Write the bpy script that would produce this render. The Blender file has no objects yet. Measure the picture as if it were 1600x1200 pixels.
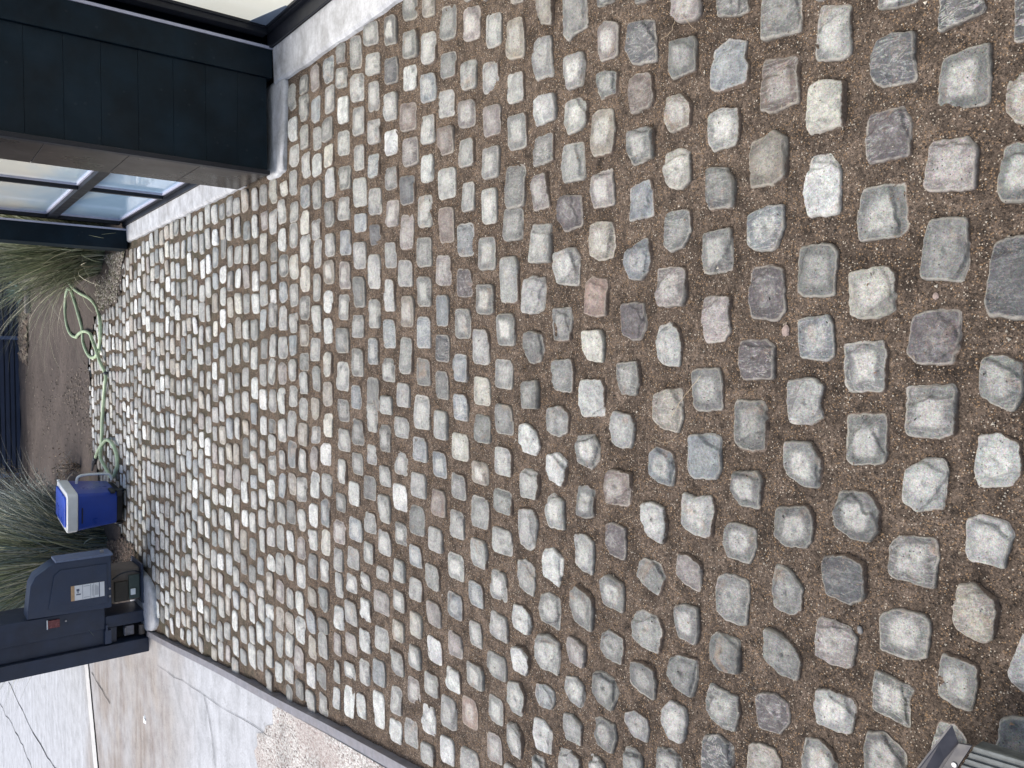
import bpy, math, random
import numpy as np
from mathutils import Matrix, Vector

# ---------------------------------------------------------------- camera, sky, sun, exposure
S = bpy.context.scene
C = S.collection
FOC = 1241.0
CX, CY = 800.0, 600.0
EYE = 1.5
def _n(v): return v / np.linalg.norm(v)
def _ray(x, y): return np.array([x - CX, -(y - CY), -FOC])
_Z = -_n(_ray(2380, 558)); _Y = _ray(-175, 560); _Y = _n(_Y - _Y.dot(_Z) * _Z); _X = np.cross(_Y, _Z)
ROT = np.array([_X, _Y, _Z])                      # the camera was held sideways (portrait) and tilted down 38 degrees
cam_d = bpy.data.cameras.new('camera'); cam = bpy.data.objects.new('camera', cam_d); C.objects.link(cam)
cam_d.sensor_width = 36.0; cam_d.sensor_fit = 'HORIZONTAL'; cam_d.lens = FOC / 1600 * 36
cam_d.clip_start = 0.05; cam_d.clip_end = 3000
M4 = Matrix([[*ROT[0], 0], [*ROT[1], 0], [*ROT[2], EYE], [0, 0, 0, 1]])
cam.matrix_world = M4
S.camera = cam

SUN_EL, SUN_AZ = math.radians(60), math.atan2(-0.84, 0.54)
W = bpy.data.worlds.new('World'); S.world = W; W.use_nodes = True
wn = W.node_tree.nodes; wl = W.node_tree.links
for n_ in list(wn): wn.remove(n_)
sky = wn.new('ShaderNodeTexSky'); sky.sky_type = 'NISHITA'; sky.sun_disc = False
sky.sun_elevation = SUN_EL; sky.sun_rotation = SUN_AZ; sky.altitude = 50; sky.air_density = 1.0; sky.dust_density = 3.5; sky.ozone_density = 1.0
bg = wn.new('ShaderNodeBackground'); bg.inputs['Strength'].default_value = 0.12
wo = wn.new('ShaderNodeOutputWorld')
wl.new(sky.outputs[0], bg.inputs[0]); wl.new(bg.outputs[0], wo.inputs[0])
sl = bpy.data.lights.new('sun', 'SUN'); sl.energy = 2.0; sl.angle = math.radians(28); sl.color = (1.0, 0.95, 0.88)
so = bpy.data.objects.new('sun', sl); C.objects.link(so)
sdir = Vector((math.sin(SUN_AZ) * math.cos(SUN_EL), math.cos(SUN_AZ) * math.cos(SUN_EL), math.sin(SUN_EL)))
so.rotation_euler = sdir.to_track_quat('Z', 'Y').to_euler()
S.view_settings.view_transform = 'Standard'; S.view_settings.look = 'None'
S.view_settings.exposure = 0.52; S.view_settings.gamma = 1.0; S.view_settings.use_curve_mapping = False
S.cycles.max_bounces = 6; S.cycles.diffuse_bounces = 3

# ---------------------------------------------------------------- helpers
def G(x, y, z=0.0):
    "pixel of the photograph -> point on the horizontal plane z"
    d = ROT @ _ray(x, y); t = (z - EYE) / d[2]
    return (t * d[0], t * d[1], z)
def proj(p):
    q = ROT.T @ (np.array(p, float) - [0, 0, EYE]); return CX + FOC * q[0] / -q[2], CY - FOC * q[1] / -q[2]
rng = np.random.RandomState(7); random.seed(11)

def tag(o, label=None, cat=None, group=None, kind=None):
    if label: o['label'] = label
    if cat: o['category'] = cat
    if group: o['group'] = group
    if kind: o['kind'] = kind
    return o
def empty(name, loc=(0, 0, 0)):
    o = bpy.data.objects.new(name, None); C.objects.link(o); o.location = loc; o.empty_display_size = .1
    return o
class MB:
    "collects vertices and faces of ONE mesh"
    def __init__(s): s.v = []; s.f = []
    def add(s, vs, fs):
        b = len(s.v); s.v += [tuple(map(float, p)) for p in vs]; s.f += [tuple(b + i for i in f) for f in fs]; return s
    def box(s, x0, x1, y0, y1, z0, z1):
        return s.add([(x0,y0,z0),(x1,y0,z0),(x1,y1,z0),(x0,y1,z0),(x0,y0,z1),(x1,y0,z1),(x1,y1,z1),(x0,y1,z1)],
                     [(0,3,2,1),(4,5,6,7),(0,1,5,4),(1,2,6,5),(2,3,7,6),(3,0,4,7)])
    def prism(s, pts, z0, z1):
        n = len(pts)
        z0 = z0 if hasattr(z0, '__len__') else [z0] * n; z1 = z1 if hasattr(z1, '__len__') else [z1] * n
        a = sum(pts[i][0]*pts[(i+1)%n][1]-pts[(i+1)%n][0]*pts[i][1] for i in range(n))
        if a < 0: pts = pts[::-1]; z0 = z0[::-1]; z1 = z1[::-1]
        vs = [(p[0], p[1], z) for p, z in zip(pts, z0)] + [(p[0], p[1], z) for p, z in zip(pts, z1)]
        return s.add(vs, [tuple(range(n))[::-1], tuple(range(n, 2*n))] + [(i, (i+1) % n, n+(i+1) % n, n+i) for i in range(n)])
    def prism_y(s, pts, y0, y1):
        "outline in x,z extruded along y"
        n = len(pts); a = sum(pts[i][0]*pts[(i+1)%n][1]-pts[(i+1)%n][0]*pts[i][1] for i in range(n))
        if a < 0: pts = pts[::-1]
        vs = [(p[0], y0, p[1]) for p in pts] + [(p[0], y1, p[1]) for p in pts]
        return s.add(vs, [tuple(range(n)), tuple(range(n, 2*n))[::-1]] + [(i, n+i, n+(i+1) % n, (i+1) % n) for i in range(n)])
    def tube(s, pts, r, n=8, cap=True):
        pts = [np.array(p, float) for p in pts]; rr = r if hasattr(r, '__len__') else [r] * len(pts)
        t0 = _n(pts[1] - pts[0]); u = np.cross(t0, [0, 0, 1.]); u = _n(u) if np.linalg.norm(u) > 1e-4 else np.array([1., 0, 0])
        vs = []; 
        for i, p in enumerate(pts):
            t = _n(pts[min(i+1, len(pts)-1)] - pts[max(i-1, 0)]); u = _n(u - u.dot(t) * t); w = np.cross(t, u)
            for k in range(n):
                a = 2*math.pi*k/n; vs.append(p + rr[i] * (math.cos(a) * u + math.sin(a) * w))
        fs = [(i*n+k, i*n+(k+1) % n, (i+1)*n+(k+1) % n, (i+1)*n+k) for i in range(len(pts)-1) for k in range(n)]
        if cap: fs += [tuple(range(n))[::-1], tuple((len(pts)-1)*n+k for k in range(n))]
        return s.add(vs, fs)
    def cyl(s, p0, p1, r, n=20): return s.tube([p0, p1], r, n)
    def build(s, name, mat, parent=None, bevel=0, smooth=False, loc=None):
        me = bpy.data.meshes.new(name); off = np.array(loc if loc is not None else (0, 0, 0))
        me.from_pydata([tuple(np.array(v) - off) for v in s.v], [], s.f); me.update()
        if mat: me.materials.append(mat)
        if smooth: me.polygons.foreach_set('use_smooth', [True] * len(me.polygons))
        o = bpy.data.objects.new(name, me); C.objects.link(o); o.location = tuple(off)
        if parent is not None: o.parent = parent; o.matrix_parent_inverse = Matrix.Identity(4); o.location = Vector(tuple(off)) - parent.location
        if bevel:
            m = o.modifiers.new('bevel', 'BEVEL'); m.width = bevel; m.segments = 3; m.limit_method = 'ANGLE'
            if not smooth: me.polygons.foreach_set('use_smooth', [True] * len(me.polygons)); m.harden_normals = True
        return o
def smooth_path(pts, k=6):
    P = [np.array(p, float) for p in pts]; out = []
    for i in range(len(P) - 1):
        a, b, c, d = P[max(i-1, 0)], P[i], P[i+1], P[min(i+2, len(P)-1)]
        for j in range(k):
            t = j / k; out.append(.5*((2*b)+(-a+c)*t+(2*a-5*b+4*c-d)*t*t+(-a+3*b-3*c+d)*t**3))
    out.append(P[-1]); return out

# ---------------------------------------------------------------- materials
class NT:
    def __init__(s, name):
        s.m = bpy.data.materials.new(name); s.m.use_nodes = True; s.n = s.m.node_tree.nodes; s.l = s.m.node_tree.links
        for q in list(s.n): s.n.remove(q)
        s.out = s.n.new('ShaderNodeOutputMaterial'); s.b = s.n.new('ShaderNodeBsdfPrincipled'); s.l.new(s.b.outputs[0], s.out.inputs[0])
        g = s.n.new('ShaderNodeNewGeometry'); s.pos = g.outputs['Position']
    def set(s, key, v):
        i = s.b.inputs[key]
        if hasattr(v, 'links'): s.l.new(v, i)
        else: i.default_value = v
    def _in(s, i, v):
        if hasattr(v, 'links'): s.l.new(v, i)
        elif v is not None:
            if hasattr(v, '__len__') and len(v) == 3 and i.type == 'RGBA': v = (*v, 1)
            i.default_value = v
    def noise(s, scale, detail=4, rough=.55, vec=None, dist=0, col=False):
        n = s.n.new('ShaderNodeTexNoise'); n.inputs['Scale'].default_value = scale; n.inputs['Detail'].default_value = detail
        n.inputs['Roughness'].default_value = rough; n.inputs['Distortion'].default_value = dist
        s.l.new(vec if vec is not None else s.pos, n.inputs['Vector']); return n.outputs['Color' if col else 'Fac']
    def vor(s, scale, feature='F1', out='Distance', vec=None, rand=1):
        n = s.n.new('ShaderNodeTexVoronoi'); n.feature = feature; n.inputs['Scale'].default_value = scale; n.inputs['Randomness'].default_value = rand
        s.l.new(vec if vec is not None else s.pos, n.inputs['Vector']); return n.outputs[out]
    def ramp(s, v, *stops, interp='LINEAR'):
        r = s.n.new('ShaderNodeValToRGB'); r.color_ramp.interpolation = interp; e = r.color_ramp.elements
        while len(e) < len(stops): e.new(.5)
        for q, (p, c) in zip(e, stops): q.position = p; q.color = (*c, 1) if hasattr(c, '__len__') else (c, c, c, 1)
        s.l.new(v, r.inputs[0]); return r.outputs[0]
    def math(s, op, a, b=None, clamp=False):
        n = s.n.new('ShaderNodeMath'); n.operation = op; n.use_clamp = clamp; s._in(n.inputs[0], a)
        if b is not None: s._in(n.inputs[1], b)
        return n.outputs[0]
    def mix(s, f, a, b, mode='MIX'):
        n = s.n.new('ShaderNodeMix'); n.data_type = 'RGBA'; n.blend_type = mode; s._in(n.inputs[0], f); s._in(n.inputs[6], a); s._in(n.inputs[7], b)
        return n.outputs[2]
    def attr(s, name, out='Color'):
        n = s.n.new('ShaderNodeAttribute'); n.attribute_name = name; return n.outputs[out]
    def sep(s, v):
        n = s.n.new('ShaderNodeSeparateColor'); s.l.new(v, n.inputs[0]); return n.outputs
    def sepv(s, v=None):
        n = s.n.new('ShaderNodeSeparateXYZ'); s.l.new(v if v is not None else s.pos, n.inputs[0]); return n.outputs
    def mapv(s, scale=(1, 1, 1), rot=(0, 0, 0), vec=None):
        n = s.n.new('ShaderNodeMapping'); n.inputs['Scale'].default_value = scale; n.inputs['Rotation'].default_value = rot
        s.l.new(vec if vec is not None else s.pos, n.inputs[0]); return n.outputs[0]
    def bump(s, h, strength=.5, dist=.002, prev=None):
        n = s.n.new('ShaderNodeBump'); n.inputs['Strength'].default_value = strength; n.inputs['Distance'].default_value = dist
        s.l.new(h, n.inputs['Height'])
        if prev is not None: s.l.new(prev, n.inputs['Normal'])
        return n.outputs[0]

def mat_stone():
    t = NT('sett_stone'); tint = t.attr('tint'); pale = t.attr('tint', 'Alpha'); tr = t.sep(t.attr('trait')); rad, vein, crust = tr[0], tr[1], tr[2]
    big = t.noise(16, 3, .6); mid = t.noise(70, 5, .65); fine = t.noise(420, 3, .7)
    c = t.mix(t.ramp(t.noise(26, 5, .65, dist=.7), (.40, .0), (.60, .9)), tint, t.mix(1.0, tint, (.56, .57, .60), 'MULTIPLY'))
    # dry pale middle on a damp darker border
    m = t.math('SUBTRACT', t.math('ADD', .95, t.math('MULTIPLY', t.noise(22, 5, .65), .75)), t.math('MULTIPLY', rad, 1.62))
    m = t.ramp(m, (.20, 0.0), (.72, 1.0), interp='EASE')
    m = t.math('MULTIPLY', t.math('MULTIPLY', m, pale), t.ramp(mid, (.36, .7), (.60, 1.0)))
    c = t.mix(m, c, (.62, .62, .585))
    # mica layers / scratches and veins
    v1 = t.noise(38, 5, .6, vec=t.mapv((1.0, .32, 1), (0, 0, .7)), dist=1.6)
    v1 = t.ramp(v1, (.465, 0.0), (.5, 1.0), (.535, 0.0))
    c = t.mix(t.math('MULTIPLY', v1, t.math('MULTIPLY', vein, .6)), c, (.58, .57, .54))
    v2 = t.ramp(t.noise(30, 4, .6, dist=2.2), (.488, 0.0), (.5, 1.0), (.512, 0.0))
    c = t.mix(t.math('MULTIPLY', t.math('MULTIPLY', v2, t.ramp(big, (.45, 0.), (.6, 1.))), .55), c, (.10, .095, .09))
    # dark crusty patches
    cr = t.ramp(t.noise(55, 6, .7, dist=.6), (.42, 0.0), (.56, 1.0))
    c = t.mix(t.math('MULTIPLY', cr, crust), c, (.085, .075, .078))
    # rusty stains
    ru = t.ramp(t.noise(13, 4, .6, dist=.8), (.60, 0.0), (.72, .32)); c = t.mix(ru, c, (.40, .26, .16))
    # small black pits
    pit = t.ramp(t.vor(115), (.10, 1.0), (.20, 0.0)); pit = t.math('MULTIPLY', pit, t.ramp(t.noise(40, 2), (.50, 0.0), (.60, .85)))
    c = t.mix(pit, c, (.05, .045, .045))
    # grain
    c = t.mix(.45, c, t.ramp(fine, (.30, .40), (.5, 1.0), (.72, 1.6)), 'MULTIPLY'); c = t.mix(.55, c, t.ramp(t.noise(150, 4, .7), (.34, .55), (.5, 1.), (.66, 1.35)), 'MULTIPLY')
    g2 = t.vor(700, out='Color'); c = t.mix(.16, c, g2, 'OVERLAY')
    # sand on the worn rim, plus light caught by its chamfer painted in
    rim = t.math('MULTIPLY', t.ramp(rad, (.875, 0.0), (.925, 1.0), (.978, .95), (.987, .2)), t.ramp(t.noise(45, 5, .75), (.34, .12), (.50, 1.0)))
    c = t.mix(t.math('MULTIPLY', rim, .38), c, (.56, .52, .44))
    sk = t.ramp(rad, (.978, 0.0), (.99, .80)); c = t.mix(sk, c, (.12, .095, .075))
    # sand dusted over the top
    du = t.math('MULTIPLY', t.ramp(t.noise(300, 2, .6), (.60, 0.), (.68, .8)), t.ramp(t.noise(20, 3), (.46, 0.), (.62, 1.)))
    c = t.mix(du, c, (.27, .20, .145))
    cov = t.attr('trait', 'Alpha'); cn = t.math('ADD', cov, t.math('MULTIPLY', t.math('SUBTRACT', t.noise(130, 5, .75), .5), .9)); cm = t.ramp(cn, (.46, 0.), (.58, 1.))
    c = t.mix(cm, c, t.mix(1.0, (.165, .125, .098, 1), t.ramp(t.noise(240, 4, .75), (.3, .45), (.5, 1.), (.7, 1.7)), 'MULTIPLY'))
    t.set('Base Color', c); t.set('Roughness', t.ramp(mid, (.3, .50), (.7, .74))); t.set('Specular IOR Level', .45)
    b = t.bump(mid, .85, .0040, None); b = t.bump(t.noise(150, 4, .7), .8, .0022, b); b = t.bump(fine, .7, .0012, b)
    b = t.bump(t.math('SUBTRACT', 1.0, pit), .7, .002, b); b = t.bump(v2, .5, -.0015, b)
    t.set('Normal', b); return t.m
def mat_sand():
    t = NT('sand'); big = t.noise(3.2, 4, .6); mid = t.noise(28, 5, .65); fine = t.noise(260, 4, .7)
    c = t.ramp(big, (.32, (.112, .085, .066)), (.68, (.176, .137, .108)))
    c = t.mix(.95, c, t.ramp(mid, (.30, .40), (.5, .95), (.7, 1.40)), 'MULTIPLY'); c = t.mix(.9, c, t.ramp(t.noise(9, 4, .7, dist=.5), (.34, .55), (.5, 1.), (.66, 1.2)), 'MULTIPLY')
    c = t.mix(.9, c, t.ramp(t.noise(110, 5, .75), (.34, .40), (.5, .95), (.68, 1.6)), 'MULTIPLY')
    c = t.mix(.9, c, t.ramp(fine, (.28, .30), (.5, .95), (.74, 1.9)), 'MULTIPLY')
    gc = t.sep(t.vor(330, out='Color')); gd = t.vor(330)
    white = t.math('MULTIPLY', t.ramp(gc[0], (.925, 0.), (.94, 1.)), t.ramp(gd, (.35, 1.), (.5, 0.)))
    c = t.mix(white, c, (.62, .55, .45))
    dark = t.math('MULTIPLY', t.ramp(gc[1], (.88, 0.), (.9, 1.)), t.ramp(gd, (.4, 1.), (.55, 0.))); c = t.mix(dark, c, (.035, .028, .024))
    gold = t.math('MULTIPLY', t.ramp(gc[2], (.86, 0.), (.88, .8)), t.ramp(gd, (.4, 1.), (.55, 0.))); c = t.mix(gold, c, (.36, .24, .14))
    far = t.math('MULTIPLY', t.ramp(t.math('MULTIPLY', t.sepv()[1], .1), (.33, 0.), (.50, .8)), t.ramp(t.noise(5, 5, .7), (.42, 0.), (.62, 1.))); c = t.mix(far, c, t.mix(t.noise(40, 3), (.050, .052, .034, 1), (.10, .098, .066, 1)))
    t.set('Base Color', c); t.set('Roughness', .93); t.set('Specular IOR Level', .25)
    b = t.bump(mid, .9, .009); b = t.bump(t.noise(110, 5, .75), 1.0, .005, b); b = t.bump(fine, 1.0, .003, b); b = t.bump(gd, .8, -.0018, b)
    t.set('Normal', b); return t.m
def mat_attr(name, rough=.8, bump=None, var=.4, spec=.4, scale=120):
    t = NT(name); c = t.attr('tint'); c = t.mix(var, c, t.ramp(t.noise(scale, 3), (.3, .6), (.7, 1.4)), 'MULTIPLY')
    t.set('Base Color', c); t.set('Roughness', rough); t.set('Specular IOR Level', spec)
    if bump: t.set('Normal', t.bump(t.noise(scale * 2, 3), .5, bump))
    return t.m
def mat_plain(name, col, rough=.5, metal=0, var=.15, scale=40, bump=.0, spec=.5, coat=0, dust=0, dustcol=(.35, .33, .3)):
    t = NT(name); n1 = t.noise(scale, 4, .6); c = t.mix(1.0, (*col, 1), t.ramp(n1, (.3, 1 - var), (.7, 1 + var)), 'MULTIPLY')
    if dust:
        d = t.math('MULTIPLY', t.ramp(t.noise(scale * .35, 5, .7, dist=.5), (.45, 0.), (.8, 1.)), dust); c = t.mix(d, c, dustcol)
        sp = t.math('MULTIPLY', t.ramp(t.vor(scale * 3), (.06, 1.), (.14, 0.)), dust); c = t.mix(sp, c, dustcol)
    t.set('Base Color', c); t.set('Roughness', t.ramp(n1, (.3, max(.02, rough - .08)), (.7, min(1, rough + .08)))); t.set('Metallic', metal); t.set('Specular IOR Level', spec)
    if coat: t.set('Coat Weight', coat); t.set('Coat Roughness', .08)
    if bump: t.set('Normal', t.bump(t.noise(scale * 6, 4, .65), .5, bump))
    return t.m
# traced outlines of the setts, course by course, nearest course first. Each sett: tile letter, colour letter, outline corners.
TILES={'A':(1200,0,3.),'B':(1200,400,3.),'C':(1200,800,3.),'D':(800,0,3.),'E':(800,400,3.),'F':(800,800,3.),
       'G':(520,0,4.),'H':(520,300,4.),'I':(520,600,4.),'J':(520,900,4.)}
NEAR={
'v':"""Cw 1190 570 1300 560 1300 870 1190 855 1130 790 1125 740
Cs 1085 965 1300 960 1300 1260 1060 1130""",
'u':"""Ad 1150 -30 1300 -30 1300 150 1150 200
At 1110 390 1150 330 1300 325 1300 590 1160 580 1115 520
Ag 1100 690 1150 660 1300 660 1300 945 1100 950 1070 900
Ad 1060 1130 1140 1100 1300 1100 1300 1505 1030 1490 1010 1440 1040 1200
Bg 1000 480 1040 460 1100 460 1190 500 1200 640 1150 735 1040 690 990 650 985 560
Bw 985 840 1080 825 1180 880 1190 1000 1140 1080 980 1085 965 1000
Cl 930 30 1000 12 1130 50 1150 110 1105 270 1010 245 945 235 920 190
Ct 880 340 960 330 1070 410 1080 470 1060 600 1000 620 880 550 860 500
Cg 820 655 880 680 985 720 980 830 950 940 870 920 790 860 790 760
Cl 790 985 870 995 930 1080 900 1150 740 1230 760 1120""",
't':"""Ad 795 -30 1010 -30 1015 55 850 130 795 155
Ag 820 270 1045 190 1040 480 800 530 785 480
Ap 760 660 930 635 985 690 965 890 740 900 720 870
Ag 755 1020 935 1015 940 1250 905 1325 715 1310 730 1150
Bk 670 290 740 250 900 250 900 400 860 510 700 510 650 460
Bg 645 610 860 600 885 640 875 840 820 860 650 850 635 800
Bl 640 1000 740 945 810 950 840 1000 820 1190 690 1200 630 1150
Cg 570 150 610 105 790 120 800 200 780 365 570 305 560 260
Cg 520 480 600 450 740 480 765 530 745 690 650 700 520 650 515 540
Cg 500 735 570 770 690 830 660 880 660 1020 560 970 485 930 490 800
Cg 460 1030 540 1035 640 1130 650 1260 460 1250 450 1100""",
's':"""Ag 500 -30 690 -30 700 5 590 40 515 45
Ad 510 190 590 150 685 145 690 380 530 410 475 370 480 270
Ak 460 530 630 495 670 560 670 730 470 770 450 700
Ag 440 880 640 850 655 1080 600 1110 430 1135 415 1060
Bc 375 70 560 40 600 90 590 260 480 300 380 280
Bg 350 410 540 395 555 430 550 640 380 640 350 600
Bg 365 740 560 730 555 950 530 980 375 980 360 940
Bg 330 1100 470 1100 525 1190 520 1280 480 1345 400 1335 310 1265 300 1190
Cd 250 205 370 200 450 240 460 400 385 440 270 385 248 300
Cp 230 490 300 510 385 545 415 600 400 735 300 715 230 670 220 600
Cl 230 830 290 830 400 880 410 920 395 1045 330 1035 230 990 215 900
Cg 170 1060 240 1060 300 1120 330 1190 320 1260 150 1230 150 1150""",
'r':"""Al 235 25 385 15 390 255 345 280 220 285 215 240
Ac 190 400 250 370 360 375 355 590 190 635 175 590
Aw 200 730 285 715 340 790 340 1000 185 1020 170 900
Ag 140 1150 300 1140 330 1180 305 1390 180 1395 130 1370
Bb 140 290 280 275 300 310 310 470 270 495 150 480 135 400
Bl 85 580 220 570 260 610 245 680 255 760 200 795 110 785 90 750
Bg 75 865 200 870 250 960 240 1090 170 1085 90 1030 68 980
Bg 35 1175 190 1170 215 1230 205 1340 180 1370 80 1365 20 1310
Cg 30 245 100 265 160 360 155 470 110 490 30 455 8 380
Cg -15 535 60 575 130 640 155 700 145 795 60 760 -15 680
Ck -60 850 30 850 95 910 100 990 60 1045 -40 1010
Ct -100 1090 -40 1085 20 1110 60 1170 60 1260 -110 1260""",
'q':"""Ag -32 -60 155 -60 150 150 -30 190
An -30 280 140 250 145 480 20 530 -40 520
At -90 670 30 610 90 640 85 830 20 870 -90 880
Ab -95 1010 -10 965 70 955 75 1060 40 1170 -50 1180 -95 1155
Bk -85 55 0 40 70 50 80 250 40 310 -85 290 -100 200
Ek 1060 395 1190 390 1230 430 1225 580 1080 580 1060 520
Eg 1040 690 1060 670 1180 680 1195 760 1185 920 1080 915 1035 890
Eg 1030 1010 1150 1005 1175 1060 1155 1190 1060 1170 1018 1110
Fg 1000 50 1060 50 1140 80 1145 170 1110 250 1010 210 988 150
Fg 960 300 1000 285 1100 320 1110 400 1095 540 1000 510 960 460 952 370
Fg 930 580 960 560 1060 600 1070 680 1060 765 980 740 935 690 925 630
Fg 920 805 980 830 1055 870 1065 950 1050 1035 980 1010 915 950 905 880
Fd 890 1050 960 1040 1030 1100 1040 1180 1000 1260 890 1200""",
'p':"""Dg 955 -20 1100 -20 1105 50 1060 75 965 80
Db 945 230 1010 180 1100 185 1090 260 1110 300 1105 390 960 435 920 410 930 300
Dl 915 540 970 505 1060 500 1070 600 1050 680 940 710 912 670
Dg 905 800 930 780 1010 785 1045 850 1040 970 920 990 898 900
Dg 890 1090 1030 1065 1035 1270 900 1290 882 1180
Ep 890 200 920 185 1020 185 1015 260 1020 350 990 400 910 410 890 380 888 260
Eg 840 530 970 520 985 600 985 725 860 730 845 700
Eb 825 840 930 830 975 850 980 1000 960 1050 830 1045 818 980
El 800 1105 860 1130 930 1120 950 1180 935 1330 840 1300 800 1260 795 1150
Fp 775 195 830 200 885 250 890 300 870 385 790 330 765 290
Fg 755 440 800 430 870 450 875 560 860 628 780 590 758 520
Fg 735 680 780 665 865 695 868 780 845 875 770 820 732 760
Fl 700 920 740 880 810 920 825 980 800 1090 730 1060 695 1000
Fg 680 1100 740 1110 790 1160 800 1260 680 1230""",
'o':"""Dp 750 -20 880 -20 885 60 860 95 780 108 750 70
Dg 745 195 850 165 865 200 862 330 750 375 735 340
Dt 725 455 800 440 840 480 835 590 740 625 715 570
Dc 715 720 780 690 830 710 835 850 790 890 730 880 705 800
Dg 720 1000 760 985 835 975 840 1080 800 1160 740 1185 708 1150
Ep 675 60 760 45 815 60 815 200 800 235 690 240 672 180
Ew 680 330 740 310 780 340 795 420 785 520 710 515 680 480 672 400
Et 665 650 720 620 800 620 800 760 780 830 700 810 660 760
Eb 640 920 680 890 750 920 765 1000 750 1085 680 1060 640 1020
Ew 605 1160 650 1150 710 1180 725 1260 715 1355 640 1310 605 1230
Fg 590 230 620 215 690 245 718 310 690 400 610 340 580 300
Fl 565 480 600 455 690 500 710 560 690 670 620 640 565 590 558 530
Fg 555 700 600 700 665 740 672 810 665 890 590 850 545 800
Fl 525 940 570 930 625 970 640 1020 630 1085 560 1050 520 990
Fl 525 1100 570 1110 610 1160 610 1250 520 1220""",
'n':"""Dg 570 -20 650 -20 650 5 580 20
Dd 540 115 600 90 660 90 680 290 560 305 530 230
Dn 550 370 590 340 650 335 665 470 640 505 560 538 545 440
Dg 535 620 620 590 660 600 660 740 560 778 535 720
Db 545 880 650 830 660 1010 545 1040 548 960
Db 535 1180 640 1100 650 1220 640 1270 600 1318 555 1310 530 1240
Ek 505 225 560 215 615 220 628 330 600 390 560 398 510 370
Eg 490 500 590 490 600 600 580 655 510 650 488 610
El 460 750 480 725 560 745 578 800 560 900 520 905 460 880 452 810
En 440 1010 480 1000 555 1020 558 1120 540 1180 440 1160 432 1080
Fk 435 60 470 45 530 80 532 170 525 235 450 200 432 150
Fg 415 310 450 290 520 340 525 400 520 480 430 430
Fg 415 570 450 550 520 590 525 650 515 720 440 690 405 640
Fg 380 750 420 745 480 790 495 850 470 935 410 890 380 830
Fg 380 965 420 965 480 1000 488 1060 470 1140 400 1090 378 1030
Fl 360 1130 400 1150 430 1190 430 1260 360 1230""",
'm':"""Dg 390 -20 470 -20 475 5 400 35
Dp 400 130 430 95 500 105 495 260 410 290 398 240
Dg 398 350 440 330 495 335 490 440 410 468 395 430
Dt 375 545 400 510 465 505 480 600 470 720 385 738 368 690
Dp 370 820 465 785 480 960 380 980 360 900
Dt 365 1055 400 1035 470 1040 478 1150 465 1210 400 1222 360 1200 352 1120
Er 345 120 370 95 450 105 440 280 400 290 345 270
Ec 325 350 410 345 430 380 425 500 350 490 330 440
Ew 315 580 420 575 432 620 430 750 330 755 308 700
Eg 305 840 380 835 405 880 405 960 370 1003 310 970 298 900
Eg 308 1080 350 1072 385 1100 380 1225 340 1235 300 1210
Fl 290 100 350 105 380 150 382 230 375 300 320 275 288 240
Fg 275 370 300 340 375 400 380 460 370 570 290 520 268 450
Fp 255 580 300 600 340 640 342 690 330 738 270 700 252 640
Fl 245 770 300 775 335 820 338 870 325 925 270 885 240 830
Fl 240 940 280 950 325 1000 325 1100 250 1070 232 1010
Fl 220 1110 270 1120 315 1160 325 1230 300 1260 215 1200""",
'l':"""Dl 235 -10 340 -20 350 120 285 165 265 198 240 170
Dl 245 270 330 235 340 290 325 400 260 425 245 350
Dl 245 480 310 450 350 475 350 570 320 610 260 632 240 580
Dl 235 680 330 660 340 840 240 860 225 790
Dk 215 930 240 912 320 915 325 1060 240 1088 212 1030
Dl 200 1185 290 1155 312 1200 308 1340 215 1335 195 1260
Eg 190 245 270 240 280 300 275 400 190 400 182 330
Eg 185 490 280 480 290 540 280 645 200 630 178 590
El 170 710 230 700 265 740 262 830 210 850 170 830 165 760
Ew 160 930 210 920 255 960 258 1050 235 1085 170 1050 155 1000
El 160 1130 190 1110 240 1150 245 1290 170 1270 150 1200
Fw 150 170 190 170 235 220 230 300 210 355 150 300 140 220
Fg 135 385 170 375 220 410 222 480 215 560 140 510 125 450
Fl 120 570 170 575 220 620 222 690 210 770 140 730 112 670
Fb 105 800 160 810 195 850 195 900 180 930 120 910 100 860
Fw 100 960 150 980 185 1040 185 1145 120 1110 98 1040
Fl 95 1140 140 1150 160 1200 150 1260 95 1230""",
'k':"""Dt 110 -20 190 -20 190 100 180 118 130 110 110 60
Dl 98 200 120 175 180 160 190 350 110 378 95 300
Dw 98 470 130 445 200 435 205 555 110 595 95 540
Dg 100 650 190 615 190 750 100 785
Dp 90 830 160 805 175 970 95 990 82 900
Dl 90 1050 180 1045 185 1230 80 1235
El 55 110 90 92 150 100 155 180 145 250 110 275 50 265 52 170
Eg 60 360 100 350 140 365 150 440 130 500 80 505 55 460
Eg 40 590 115 580 125 640 120 718 45 715 36 660
Ew 35 790 60 780 110 820 130 900 110 940 50 920 35 860
El 35 1010 60 995 120 1010 128 1090 110 1145 40 1130 32 1070
Fl 35 -20 100 -15 120 60 100 170 70 185 38 150 30 60
Fl 25 225 60 220 105 260 105 350 95 400 30 360 20 300
Fw 10 430 50 440 85 480 92 530 80 580 20 540 5 490
Fw 0 630 50 635 78 680 75 740 60 770 10 740
Fl -20 790 30 800 57 860 55 900 40 965 -5 940 -22 880
Fl -15 985 15 990 45 1050 48 1100 40 1165 0 1140 -22 1070"""}
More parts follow.
